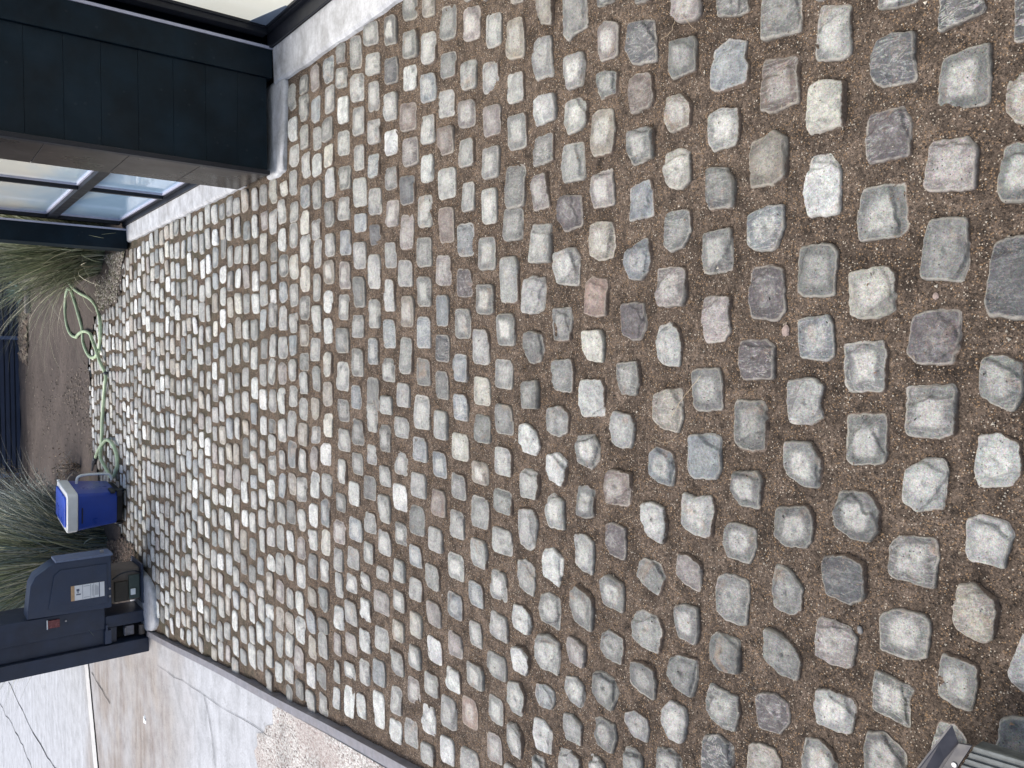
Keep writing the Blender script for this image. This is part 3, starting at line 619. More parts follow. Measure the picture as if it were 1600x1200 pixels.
    vein = r.uniform(0, .7)*(1.5 if tone in 'dkb' else .9); crust = {'k': .8, 'd': .3, 'p': .12}.get(tone, .18 if r.rand() < .25 else 0)
    pale *= r.choice([.35, .8, 1., 1.1]); tint = np.tile([*col, pale], (len(V), 1)); dk = np.append(dark.ravel(), dark[-1].mean()); tint[:, :3] *= dk[:, None]; tint[:, 3] *= np.where(dk < .97, .5, 1);
    ph = math.radians(-70)+r.randn()*1.1; cv = r.uniform(.2, .75); cover = cv*np.clip((S_-.80)/.2, 0, 1)*(.45+.55*np.cos(th-ph))+.25*np.clip((S_-.93)/.07, 0, 1); cover = np.append(cover.ravel(), 0); rad = np.append(np.repeat(np.array(rings), NT_), 0)
    tr = np.stack([np.clip(rad, 0, 1.0)*.99, np.full(len(V), min(1, vein)), np.full(len(V), crust), np.clip(cover, 0, 1)], -1)
    return V, F, T[:, :3], tint, tr
def np_mesh_mixed(name, parts, loc, mat):
    "several setts or one: quads then triangles"
    Vs, Qs, Ts, A, B = [], [], [], [], []; b = 0
    for V, F, T, ti, tr in parts: Vs.append(V); Qs.append(F+b); Ts.append(T+b); A.append(ti); B.append(tr); b += len(V)
    V = np.vstack(Vs)-np.array(loc); Q = np.vstack(Qs); T = np.vstack(Ts); me = bpy.data.meshes.new(name)
    me.vertices.add(len(V)); me.vertices.foreach_set('co', V.astype(np.float32).ravel()); me.loops.add(Q.size+T.size)
    me.loops.foreach_set('vertex_index', np.concatenate([Q.ravel(), T.ravel()]).astype(np.int32)); me.polygons.add(len(Q)+len(T))
    me.polygons.foreach_set('loop_start', np.concatenate([np.arange(len(Q))*4, Q.size+np.arange(len(T))*3]).astype(np.int32))
    me.polygons.foreach_set('loop_total', np.concatenate([np.full(len(Q), 4), np.full(len(T), 3)]).astype(np.int32))
    me.polygons.foreach_set('use_smooth', np.full(len(Q)+len(T), True)); me.update()
    for nm, a in (('tint', np.vstack(A)), ('trait', np.vstack(B))): me.attributes.new(nm, 'FLOAT_COLOR', 'POINT').data.foreach_set('color', a.astype(np.float32).ravel())
    me.materials.append(mat); o = bpy.data.objects.new(name, me); C.objects.link(o); o.location = loc; return o
ORDER = 'utsrqponmlkjihgfedcba'
ORD = 'zeroth first second third fourth fifth sixth seventh eighth ninth tenth eleventh twelfth thirteenth fourteenth fifteenth sixteenth seventeenth eighteenth nineteenth twentieth twenty-first twenty-second'.split()
NUM = 'zero one two three four five six seven eight nine ten eleven twelve thirteen fourteen fifteen sixteen seventeen eighteen nineteen twenty twenty-one twenty-two'.split()
WORDS = {'g': 'grey', 'd': 'dark slate-grey', 'k': 'mottled dark purplish-grey', 'w': 'whitish', 'l': 'light grey', 'b': 'bluish-grey', 'p': 'pinkish-grey',
         't': 'tan-grey', 'c': 'cream', 'n': 'brownish-grey', 'r': 'salmon-pink', 's': 'smooth slate-grey'}
SPECIAL = {('v', 0): "whitish sett cut off by the photo's right edge, just above the grey ribbed deck", ('v', 1): 'smooth slate-grey rectangular sett beside the ribbed deck, under the photo corner',
           ('r', 2): 'white speckled tall sett, third from the top in the fourth column from the right edge', ('p', 1): 'large pale blue sett, second from the top in the seventh column from the right edge'}
def lay_setts():
    T = traced(); items = []
    for k, i, c, px in T:
        px = [(p[0]+(25 if p[0] > 1600 else 0), p[1]-(16 if p[1] < 0 else 0)+(16 if p[1] > 1200 else 0)) for p in px]; w = [G(*p, .008)[:2] for p in px]; a = np.array(px); ar = abs(np.dot(a[:, 0], np.roll(a[:, 1], 1))-np.dot(a[:, 1], np.roll(a[:, 0], 1)))/2
        fx = np.clip(a[:, 0], 0, 1600); fy = np.clip(a[:, 1], 0, 1200); ar = min(ar, np.ptp(fx)*np.ptp(fy)); cxy = np.array(w).mean(0)
        items.append((ar, k, i, c, w, cxy))
    order = sorted(range(len(items)), key=lambda q: -items[q][0]); first = set(order[:300]); rest = []
    for q, (ar, k, i, c, w, cxy) in enumerate(items):
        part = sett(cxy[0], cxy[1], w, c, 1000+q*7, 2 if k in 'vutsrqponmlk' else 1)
        if q not in first: rest.append(part); continue
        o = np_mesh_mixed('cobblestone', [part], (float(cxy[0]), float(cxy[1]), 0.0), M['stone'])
        if (k, i) in SPECIAL: lab = SPECIAL[(k, i)]
        else: lab = f"{WORDS[c]} sett, {ORD[i+1]} from the top in column {NUM[ORDER.index(k)+1]} from the photo's right edge"
        tag(o, lab, 'cobblestone', 'cobblestones laid in courses in the sand')
    # further courses, generated to the same gauge: pitch .125 m along, .136 m across
    shape = lambda x: float(np.interp(x, [-2.2, -1.4, -1, -.5, 0, .5, 1.0, 1.5], [.115, .08, .055, .02, 0, -.03, -.025, -.03]))
    rowY = {k: np.array(sorted([(it[5][0], it[5][1]) for it in items if it[1] == k])) for k in 'vutsrqponmlkjihgfedcba'}
    r = np.random.RandomState(5); far_poly = [(-1.97, 6.22), (-1.60, 6.10), (-1.58, 6.6), (-1.47, 7.1), (-1.05, 8.12), (-.5, 8.42), (0, 8.36), (.40, 8.0), (.46, 7.14), (.74, 6.98), (.84, 6.6), (.88, 6.0), (.88, 4.2), (.85, 4.1), (.85, 3.58), (1.27, 3.56), (1.27, -.6), (-1.1, -.6), (-1.50, 2.46), (-1.61, 3.31)]
    def one(x, y, far, hi):
        hw = .5*r.uniform(.092, .123) if r.rand() > .07 else .5*r.uniform(.065, .09); hd = .5*r.uniform(.084, .102); sk = r.randn()*.006; c1 = r.uniform(.005, .018); c2 = r.uniform(.005, .018)
        t1, t2, t3, t4 = r.uniform(.10, .62, 4); P = [(x-hw*(1-t1*.6), y-hd+abs(sk)*.4), (x+hw*(1-t2*.6), y-hd+.001), (x+hw, y-hd*(1-t2)), (x+hw+r.randn()*.003, y+hd*(1-t3)), (x+hw*(1-t3*.6), y+hd), (x-hw*(1-t4*.6), y+hd-abs(sk)*.4), (x-hw, y+hd*(1-t4)), (x-hw+r.randn()*.003, y-hd*(1-t1))]
        mid_ = abs(x+.2) ; tn = r.choice(list('llllllllwwwwgggbbpttcsll'))
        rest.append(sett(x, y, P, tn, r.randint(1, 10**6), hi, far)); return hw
    for nrow in range(1, 46):
        y0 = 3.065+.1252*nrow; xs_ = np.arange(1.3, -.5, -.01); yy_ = y0+np.interp(xs_, [-.5, 0, .5, 1, 1.5], [.02, 0, -.03, -.025, -.03]); ok_ = in_poly(xs_, yy_, far_poly); x = (xs_[ok_][0] if ok_.any() else 0)-.03-r.rand()*.035
        while x > -2.1:
            y = y0+shape(x)+r.randn()*.006
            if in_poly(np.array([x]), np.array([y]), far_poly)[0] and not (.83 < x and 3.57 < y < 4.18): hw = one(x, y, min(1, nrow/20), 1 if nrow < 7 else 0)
            else: hw = .05
            x -= hw*2+r.uniform(.012, .034)
    def off(x, y): u, v = proj((x, y, 0)); return v < -22 or v > 1222 or u > 1630
    for k, arr in rowY.items():                                       # the same courses beyond the frame
        if k == 'v': continue
        for sgn, start in ((1, arr[-1]), (-1, arr[0])):
            x = start[0]+sgn*.137
            while -1.7 < x < 1.3:
                y = start[1]+shape(x)-shape(start[0])+r.randn()*.005
                if off(x, y) and in_poly(np.array([x]), np.array([y]), far_poly)[0]: one(x, y, 0, 1)
                x += sgn*r.uniform(.128, .145)
    for nrow in range(1, 9):
        y0 = .68-.125*(nrow+1)+.02; x = 1.25-r.rand()*.1
        while x > -1.3:
            y = y0+shape(x)+r.randn()*.005
            if off(x, y) and in_poly(np.array([x]), np.array([y]), far_poly)[0] and (nrow > 1 or x > -.42): one(x, y, 0, 1)
            x -= r.uniform(.128, .145)
    o = np_mesh_mixed('cobblestone_paving', rest, (0, 0, 0), M['stone']); tag(o, 'the many smaller far setts running up to the garden', 'cobblestones', kind='stuff')
    return items
ITEMS = lay_setts()
def grit():
    r = np.random.RandomState(3); cs = np.array([it[5] for it in ITEMS]); V, F, A = [], [], []; b = 0; base = np.array([(1, 0, 0), (-.5, .87, 0), (-.5, -.87, 0), (0, 0, .8)]); n = 0
    while n < 26000:
        y = .35+2.0*r.rand()**1.5; hwid = .75+.3*y; x = r.uniform(-1.0, 1.0)*hwid*.9
        d = np.abs(cs-(x, y)).max(1).min()
        if d < .052 and r.rand() > .035: continue
        s = r.uniform(.0007, .0024)*(1 if r.rand() > .04 else 1.8); a = r.rand()*6.28; q = base*s*r.uniform(.6, 1.3, (4, 3)); ca, sa = math.cos(a), math.sin(a)
        q = np.stack([q[:, 0]*ca-q[:, 1]*sa+x, q[:, 0]*sa+q[:, 1]*ca+y, q[:, 2]+(.0145 if d < .05 else .003)], 1); V.append(q); F += [(b, b+1, b+3), (b+1, b+2, b+3), (b+2, b, b+3)]
        u = r.rand(); c = (.60, .55, .46) if u < .12 else ((.27, .19, .13) if u < .45 else ((.045, .04, .035) if u < .65 else (.19, .15, .115)))
        A += [[*(np.array(c)*r.uniform(.8, 1.2)), 1]]*4; b += 4; n += 1
    tag(np_mesh('grit', np.vstack(V), F, A, None, M['grit'], smooth=False), 'coarse sand grains scattered between the near setts', 'grit', kind='stuff')
grit()

# ---------------------------------------------------------------- the house on the right
def house():
    h = tag(empty('house', (1.2, 4.5, 0)), 'dark boarded house side with boxed pier, tall framed windows and whitish concrete kerb', 'house')
    # pier: boarded front face with fine horizontal joints
    m = MB(); z = .055; rr = random.Random(4)
    while z < 3.0:
        hh = rr.choice([.14, .145]); m.box(.895, 1.330, 3.727, 4.14, z, z+hh-.0007); z += hh
    m.box(.900, 1.325, 3.732, 4.135, .056, 3.0)
    pier = m.build('pier', M['black'], h, bevel=.0012)
    MB().box(.872, .893, 3.705, 3.745, .05, 3.0).build('corner_trim', M['frame'], pier, bevel=.003).location = (0, 0, 0)
    pier.children[0].location = (0, 0, 0)
    m = MB(); zz = [.05, .36, .66, .98, 1.3, 1.62, 1.94, 2.26, 2.6, 3.0]
    for a, b in zip(zz[:-1], zz[1:]): m.box(.876, .8935, 3.747, 4.155, a, b-.003)
    m.build('side_panel', M['reveal'], h, bevel=.001)
    m = MB().box(1.332, 1.465, 3.715, 3.90, .03, 3.0).box(1.465, 1.50, 3.75, 3.9, .03, 3.0); m.build('trim_board', M['black'], h, bevel=.002)
    MB().box(1.4665, 1.479, 3.712, 3.748, .03, 3.0).build('trim_strip', M['strip'], h)
    # far end post
    MB().box(.845, 1.0, 6.70, 6.9, .02, 3.0).build('end_post', M['black'], h, bevel=.003)
    MB().box(.985, .998, 6.685, 6.6985, .02, 3.0).build('trim_strip', M['strip'], h)
    # concrete kerbs, slightly wavy
    def kerb(x0, x1, y0, y1, nm='kerb'):
        m = MB(); ys = np.linspace(y0, y1, 60); r = random.Random(9); prof = []
        for y in ys: e = x0+r.uniform(-.004, .004); prof.append([(e-.004, y, -.03), (e, y, .016+r.uniform(-.002, .002)), (e+.012, y, .027), (x1, y, .032), (x1, y, -.03)])
        vs = sum(prof, []); fs = [(i*5+k, (i+1)*5+k, (i+1)*5+k+1, i*5+k+1) for i in range(59) for k in range(4)] + [(0, 1, 2, 3, 4), tuple(59*5+k for k in (4, 3, 2, 1, 0))]
        m.add(vs, fs).build(nm, M['kerb'], h, smooth=False)
    kerb(.90, 1.02, 4.157, 6.69); kerb(1.30, 1.47, -1.0, 3.705)
    def window(x, y0, y1, xs, muls, rails, mat, side=1, fw=.05):
        f = MB(); f.box(xs, x+.02, y0, y1, .033, .046); f.box(x-.012, x+.03, y0, y1, .046, .066)          # flat sill and bottom rail
        f.box(x-.03, x+.03, y0, y0+fw, .066, 2.6); f.box(x-.03, x+.03, y1-fw, y1, .066, 2.6); f.box(x-.03, x+.03, y0, y1, 2.6, 2.7)
        w = f.build('window', M['frame'], h, bevel=.002)
        def sub(mb, name, mt, bevel=0): o = mb.build(name, mt, None, bevel); o.parent = w; o.matrix_parent_inverse = Matrix.Identity(4); o.location = -(w.location+h.location)+Vector((0, 0, 0)); return o
        edges = [y0+fw]+[v for mm in muls for v in (mm-.016, mm+.016)]+[y1-fw]; zs = [.066]+[v for q in rails for v in (q-.030, q+.030)]+[2.6]
        for mm in muls:
            for q in range(0, len(zs), 2): sub(MB().box(x-.026, x+.026, mm-.016, mm+.016, zs[q]+.001, zs[q+1]-.001), 'mullion', M['frame'], .0015)
        for q in rails:
            sub(MB().box(x-.030, x+.030, y0+fw+.001, y1-fw-.001, q-.030, q+.030), 'rail', M['frame'], .002)
        for a in range(0, len(edges), 2):
            for b in range(0, len(zs), 2):
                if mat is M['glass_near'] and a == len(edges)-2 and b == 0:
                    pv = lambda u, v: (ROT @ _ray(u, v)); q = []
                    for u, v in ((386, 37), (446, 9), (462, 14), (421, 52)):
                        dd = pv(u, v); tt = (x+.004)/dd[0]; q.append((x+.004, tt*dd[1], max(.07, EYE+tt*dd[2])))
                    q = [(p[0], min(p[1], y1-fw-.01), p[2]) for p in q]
                    sub(MB().add(q+[(p[0]+.002, p[1], p[2]) for p in q], [(0, 1, 2, 3), (7, 6, 5, 4), (0, 4, 5, 1), (1, 5, 6, 2), (2, 6, 7, 3), (3, 7, 4, 0)]), 'pane_corner_patch', M['fpost2'])  # flat blue-grey patch in the pane's lower corner
                sub(MB().box(x+.008, x+.016, edges[a]-.004, edges[a+1]+.004, zs[b]-.004, zs[b+1]+.004), 'pane', mat)
                g = MB(); e0, e1, c0, c1 = edges[a], edges[a+1], zs[b], zs[b+1]
                g.box(x-.004, x+.008, e0+.001, e0+.008, c0+.001, c1-.001).box(x-.004, x+.008, e1-.008, e1-.001, c0+.001, c1-.001).box(x-.004, x+.008, e0+.008, e1-.008, c0+.001, c0+.011).box(x-.004, x+.008, e0+.008, e1-.008, c1-.008, c1-.001)
                sub(g, 'glazing_bead', M['strip'] if mat is M['glass_far'] else M['frame'])
    window(1.06, 4.16, 6.76, 1.022, [4.86, 5.51], [.53, 1.30, 2.05], M['glass_far'])
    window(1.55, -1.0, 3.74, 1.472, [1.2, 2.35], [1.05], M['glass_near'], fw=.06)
    # the rest of the building behind its face
    MB().box(1.60, 7.0, -1.0, 3.74, -.03, 3.2).box(1.10, 7.0, 3.905, 6.70, -.03, 3.2).build('wall', M['black'], h)
    MB().box(1.56, 7.2, -1.2, 7.0, 3.2, 3.35).build('roof', M['black'], h)
house()

# ---------------------------------------------------------------- gate post and its motor
def gate():
    g = tag(empty('gate_post', (-2.0, 6.35, 0)), 'tall dark blue steel gate post with small red reflector, beside the gate motor', 'gate post')
    m = MB().box(-2.185, -2.08, 6.28, 6.72, .012, 2.6); m.build('outer_flange', M['steel'], g, bevel=.004)
    MB().box(-2.078, -1.965, 6.32, 6.70, .22, 2.6).build('web', M['steel'], g, bevel=.004)
    MB().box(-2.076, -1.985, 6.40, 6.66, .02, .218).build('base_bracket', M['dark'], g, bevel=.002)
    MB().box(-1.963, -1.80, 6.30, 6.66, .30, 2.6).box(-1.963, -1.875, 6.31, 6.6, .03, .298).build('inner_post', M['steel'], g, bevel=.006)
    MB().box(-2.07, -1.97, 6.285, 6.315, .262, .305).box(-1.972, -1.930, 6.28, 6.30, .285, .30).build('channel', M['opener'], g, bevel=.002)
    MB().box(-2.05, -1.98, 6.33, 6.45, .10, .16).box(-2.045, -1.99, 6.31, 6.36, .16, .17).build('guide_roller', M['edging'], g, bevel=.006)
    MB().cyl((-2.06, 6.34, .045), (-1.99, 6.34, .045), .022).build('guide_wheel', M['tan'], g)
    r = MB().box(-1.880, -1.825, 6.284, 6.298, .590, .662).build('reflector', M['red'], g, bevel=.002)
    for a, b, mt, nm in ((.6635, .669, M['white'], 'reflector_rim'), (.545, .560, M['bolt'], 'screw')):
        (MB().box(-1.885, -1.820, 6.284, 6.2985, a, b) if nm == 'reflector_rim' else MB().cyl((-1.848, 6.286, .552), (-1.848, 6.299, .552), .006)).build(nm, mt, g)
    o = tag(empty('gate_motor', (-1.6, 6.4, 0)), 'blue-grey sliding gate motor housing with white instruction sticker on its front', 'gate motor')
    # housing: chamfered shoulder at upper right
    out = [(-1.412, .262), (-1.425, .62), (-1.445, .655), (-1.50, .735), (-1.56, .765), (-1.785, .790), (-1.80, .27), (-1.795, .262)]
    MB().prism_y(out, 6.262, 6.44).build('cover', M['opener'], o, bevel=.014)
    inn = [(-1.475, .29), (-1.475, .585), (-1.51, .625), (-1.73, .66), (-1.76, .64), (-1.76, .29)]
    MB().prism_y(inn, 6.254, 6.2615).build('cover_panel', M['opener'], o, bevel=.003)
    MB().box(-1.422, -1.404, 6.25, 6.43, .25, .615).build('side_flap', M['fpost'], o, bevel=.006)
    for zz in (.575, .62): MB().cyl((-1.64, 6.250, .0), (-1.64, 6.2, 0), .001)
    for x_ in (-1.66, -1.715): MB().cyl((x_, 6.249, .275), (x_, 6.262, .275), .007).build('screw', M['bolt'], o)
    MB().box(-1.405, -1.385, 6.30, 6.33, .30, .325).build('lock', M['bolt'], o, bevel=.003)
    s = MB().box(-1.705, -1.600, 6.2505, 6.2535, .310, .500).build('sticker', M['sticker'], o)
    MB().box(-1.705, -1.600, 6.2500, 6.2535, .5005, .523).build('sticker_band', M['stick2'], o)
    m = MB()
    for z_, w_ in ((.340, .005), (.378, .0015), (.398, .0015), (.449, .0015)): m.box(-1.704, -1.601, 6.2490, 6.2503, z_, z_+w_)
    m.box(-1.690, -1.612, 6.2490, 6.2503, .385, .3865).box(-1.692, -1.6905, 6.249, 6.2503, .405, .443).box(-1.613, -1.6115, 6.249, 6.2503, .405, .443)
    m.box(-1.640, -1.625, 6.2490, 6.2503, .470, .488).box(-1.655, -1.640, 6.2490, 6.2503, .476, .482).box(-1.668, -1.66, 6.249, 6.2503, .462, .490)
    for q in range(4): m.box(-1.688, -1.625+.004*q, 6.249, 6.2503, .350+.006*q, .3515+.006*q)
    m.build('sticker_print', M['ink'], o)
    MB().box(-1.80, -1.56, 6.36, 6.60, .05, .255).build('gear_case', M['tan'], o, bevel=.008)
    MB().box(-1.79, -1.645, 6.335, 6.362, .135, .225).build('battery', M['batt'], o, bevel=.004)
    MB().box(-1.785, -1.61, 6.345, 6.3595, .055, .128).build('circuit_board', M['pcb'], o)
    MB().box(-1.755, -1.71, 6.332, 6.3448, .085, .118).build('relay', M['white'], o, bevel=.002)
    MB().box(-1.82, -1.53, 6.30, 6.62, .036, .050).build('base_plate', M['steel'], o, bevel=.002)
    MB().tube(smooth_path([(-1.60, 6.33, .05), (-1.57, 6.30, .10), (-1.58, 6.32, .18), (-1.62, 6.34, .24)]), .006).build('cable', M['blackp'], o)
gate()

# ---------------------------------------------------------------- cool box
def cooler():
    c = empty('cooler'); tag(c, 'blue plastic cool box with white-rimmed lid standing on the far setts', 'cooler')
    def taper(w0, d0, w1, d1, z0, z1, r=.02):
        def ring(w, d, z):
            out = []
            for sx, sy, a0 in ((1, 1, 0), (-1, 1, 90), (-1, -1, 180), (1, -1, 270)):
                for k in range(5):
                    a = math.radians(a0+22.5*k); out.append((sx*(w/2-r)+r*math.cos(a), sy*(d/2-r)+r*math.sin(a), z))
            return out
        R = [ring(w0, d0, z0), ring(w1, d1, z1)]; n = 20
        return sum(R, []), [tuple(range(n))[::-1], tuple(range(n, 2*n))]+[(k, (k+1) % n, n+(k+1) % n, n+k) for k in range(n)]
    body = MB().add(*taper(.245, .38, .285, .44, .055, .325, .025)).build('body', M['blue'], c, bevel=.006)
    MB().add(*taper(.220, .35, .232, .365, .012, .054, .02)).build('base', M['blackp'], c, bevel=.004)
    # recessed front and side grips
    MB().box(-.085, .035, -.2215, -.214, .295, .303).build('front_grip', M['blackp'], body)
    lid = MB().add(*taper(.300, .455, .305, .46, .327, .400, .035)).build('lid', M['white'], c, bevel=.010)
    MB().add(*taper(.235, .385, .225, .375, .401, .412, .02)).build('lid_inset', M['bluelid'], lid, bevel=.004)
    for s in (-1, 1):
        MB().cyl((s*.118, -.150, .034), (s*.136, -.150, .034), .034, 28).build('wheel', M['blackp'], c, bevel=.004)
    MB().box(.118, .142, -.208, -.10, .070, .105).box(.09, .14, -.205, -.18, .02, .06).build('wheel_guard', M['blackp'], c, bevel=.008)
    h = smooth_path([(.134, .10, .285), (.190, .10, .275), (.205, .10, .22), (.205, .09, .12), (.195, .085, .055), (.150, .08, .04)], 6)
    MB().tube(h, .010, 10).build('handle', M['white'], c, smooth=True)
    MB().cyl((.150, .19, .395), (.162, .19, .395), .010).build('hinge', M['white'], c)
    c.scale = (1.05, 1.05, 1.05); c.location = (-1.18, 7.17, .012); c.rotation_euler = (0, 0, math.radians(-7))
cooler()

# ---------------------------------------------------------------- garden hose
def hose():
    px = [(150, 718), (154, 707), (158, 699), (165, 690), (172, 687), (180, 694), (184, 710), (185, 727), (180, 743), (175, 745), (168, 733), (163, 715), (160, 698), (161, 680), (162, 650), (164, 620), (166, 600), (166, 585), (161, 565),
          (156, 550), (150, 532), (146, 522), (139, 518), (132, 519), (126, 524), (120, 527), (112, 523), (106, 510), (103, 490), (103, 470), (105, 456), (108, 451), (113, 458), (120, 480), (127, 505), (130, 518), (131, 535), (136, 550), (142, 558), (149, 558), (154, 550),
          (157, 535), (158, 515), (157, 498), (154, 486), (149, 475), (140, 466), (125, 458), (115, 450), (105, 435), (97, 420), (93, 411), (88, 398), (82, 386), (76, 388), (74, 400), (73, 420), (76, 429), (79, 420), (78, 400), (75, 385), (66, 384), (62, 396), (60, 407), (57, 405), (55, 394), (54, 384)]
    P = []
    for i, p in enumerate(px):
        g = np.array(G(*p, .02)); g[2] = .030 if i < 17 else .026
        if i in (37, 38, 39, 40): g[2] = .024
        if i in (20, 21, 22, 23, 24): g[2] = .048
        if i in (18, 19): g[2] = .045
        if i in (4, 5): g[2] = .04
        if i == 11: g[2] = .05
        P.append(g)
    h = empty('garden_hose', tuple(P[0])); tag(h, 'pale green garden hose snaking in loops over the far setts and soil', 'hose')
    MB().tube(smooth_path(P, 6), .0145, 10).build('hose', M['hose'], h, smooth=True)
    a, b = P[0], P[0]+(P[0]-P[1])/np.linalg.norm(P[0]-P[1])*.22; b[2] = .02
    MB().tube([a+(P[1]-a)*.3, a, a+(b-a)*.35, a+(b-a)*.36, b], [.019, .021, .021, .014, .010], 12).build('connector', M['hosebit'], h, smooth=True)
    k = np.array(G(166, 583, .03)); MB().tube([k, k+np.array([.0, .05, 0])], .0145, 10).build('mend_joint', M['hosebit'], h, smooth=True)
hose()

# ---------------------------------------------------------------- back fence
def fence():
    f = tag(empty('slat_fence', (-.5, 13.2, 0)), 'dark blue fence of narrow horizontal slats along the back of the garden', 'fence')
    m = MB(); z = .03
    while z < 1.9: m.box(-4.2, 5.0, 13.22, 13.25, z, z+.046); z += .062
    m.box(-4.2, 5.0, 13.265, 13.275, .0, 1.9).build('slat_panel', M['fence'], f)
    for x in (-3.6, -1.65, .29, 2.25): MB().box(x-.025, x+.025, 13.16, 13.215, 0, 1.95).build('post', M['fpost'] , f, bevel=.004)
fence()
bd = MB(); a, b = np.array(G(50, 415)), np.array(G(51, 490)); bd.tube([a+(0, 0, .05), b+(0, 0, .05)], .045, 8)
tag(bd.build('garden_edging_board', M['wood']), 'weathered grey round rail lying on the soil near the fence', 'rail')

# ---------------------------------------------------------------- plants
def blades(name, base, n, length, spread, lean, width, cols, label, cat, seed, curve=.9, rad=.15, droop=1.0, heads=0, dark_base=True):
    r = np.random.RandomState(seed); V, F, A = [], [], []; b = 0; K = 9
    for i in range(n):
        a = r.rand()*2*math.pi; rr = rad*math.sqrt(r.rand()); p = np.array([base[0]+rr*math.cos(a), base[1]+rr*math.sin(a), base[2]])
        a2 = a+r.randn()*.5; d = np.array([math.cos(a2), math.sin(a2), 0.]); L = length*r.uniform(.45, 1.1); tilt = abs(r.randn())*spread+.04; cv = curve*r.uniform(.4, 1.4)*(.35+tilt)
        el = math.pi/2-tilt; q = p.copy(); side = np.array([-d[1], d[0], 0.]); col = np.array(cols[r.randint(len(cols))])*r.uniform(.5, 2.0); w = width*r.uniform(.6, 1.3)
        w1 = r.randn()*.10
        for k in range(K):
            t = k/(K-1); ww = w*(1-t**2.2)*.5+.0004; V += [q-side*ww, q+side*ww]; A += [[*col, 1]]*2
            if k < K-1: F.append((b+2*k, b+2*k+1, b+2*k+3, b+2*k+2))
            e = el-cv*droop*t*1.6; q = q+(d*math.cos(e)+np.array([0, 0, math.sin(e)])+side*w1*t+np.array([*lean, 0.])*t*.5)*L/(K-1)
            if q[2] < .015: q[2] = .015
        b += 2*K
    o = np_mesh(name, np.array(V), F, A, None, M['leaf'], smooth=True, loc=tuple(base)); tag(o, label, cat); return o
GR = [(.17, .20, .12), (.23, .25, .16), (.31, .32, .22), (.42, .40, .30), (.10, .12, .08)]
GB = [(.17, .22, .21), (.23, .27, .26), (.13, .17, .16), (.38, .38, .33), (.10, .13, .13)]
blades('grass_tussock', (.98, 7.75, 0), 1600, 1.20, .33, (.06, .05), .008, GR, 'big arching green grass tussock beside the far house post and hose', 'grass tussock', 21, rad=.24, curve=.8)
blades('grass_tussock', (-1.80, 7.85, 0), 1800, 1.45, .25, (.0, .05), .0085, GR+GB, 'tall grey-green grass tussock rising behind the gate motor', 'grass tussock', 22, rad=.28, curve=.6)
blades('grass_tussock', (-1.75, 9.4, 0), 1000, 1.0, .32, (.0, -.05), .009, GB, 'loose bluish grass tussock behind the cool box', 'grass tussock', 23, rad=.25, curve=.8)
blades('grass_tussock', (-2.6, 9.6, 0), 1500, 1.5, .28, (0, 0), .007, GR, 'tall grass tussock further back behind the steel gate post', 'grass tussock', 24, rad=.3, curve=.6)
blades('grass_tussock', (1.55, 9.6, 0), 1500, 1.35, .40, (-.2, .0), .009, GB+GR, 'back grass tussock leaning in front of the slat fence', 'grass tussock', 25, rad=.3, curve=.7)
def shrub(name, base, size, n, leaf, cols, label, seed, cat='shrub'):
    r = np.random.RandomState(seed); m = MB()
    s = tag(empty(name, tuple(base)), label, cat); tips = []
    for k in range(14):
        a = r.rand()*6.28; e = r.uniform(.6, 1.4); L = size*r.uniform(.7, 1.1); p = [np.array(base)+np.array([0, 0, 0.])]
        for q in range(4): p.append(p[-1]+np.array([math.cos(a)*math.cos(e), math.sin(a)*math.cos(e), math.sin(e)])*L/4+r.randn(3)*.012)
        m.tube(p, [.005, .004, .003, .002, .001], 5); tips.append(p)
    m.build('stems', M['wood'], s)
    V, F, A = [], [], []; b = 0
    for i in range(n):
        p = tips[r.randint(14)]; k = r.randint(1, 5); c = p[k]+r.randn(3)*size*.11; c[2] = max(c[2], .02); u = _n(r.randn(3)); v = _n(np.cross(u, r.randn(3))); l = leaf*r.uniform(.6, 1.4)
        V += [c-u*l, c+v*l*.3, c+u*l, c-v*l*.3]; F.append((b, b+1, b+2, b+3)); b += 4; A += [[*(np.array(cols[r.randint(len(cols))])*r.uniform(.7, 1.3)), 1]]*4
    o = np_mesh('foliage', np.array(V), F, A, None, M['leaf'], smooth=False); o.parent = s; o.matrix_parent_inverse = Matrix.Identity(4); o.location = -s.location
    return s
shrub('shrub', G(92, 775), .42, 1300, .016, GB, 'small bluish-green shrub just behind the cool box', 31)
shrub('shrub', G(60, 790), .45, 1300, .018, GB, 'bushy grey-green shrub halfway to the slat fence', 32)
shrub('dry_shrub', G(127, 728), .22, 420, .012, [(.40, .30, .22), (.28, .20, .14), (.5, .42, .33), (.16, .15, .09)], 'small dry brown seed-head plant peeping above the cool box', 33, 'dry plant')
shrub('dry_shrub', G(45, 750), .32, 700, .016, [(.30, .23, .17), (.20, .15, .11), (.15, .15, .09)], 'brown dry shrub in front of the slat fence', 34, 'dry plant')
shrub('twiggy_plant', G(182, 868), .30, 260, .010, [(.14, .11, .09), (.10, .09, .07), (.2, .17, .14)], 'dark twiggy dead plant between the cool box and gate motor', 35, 'dry plant')
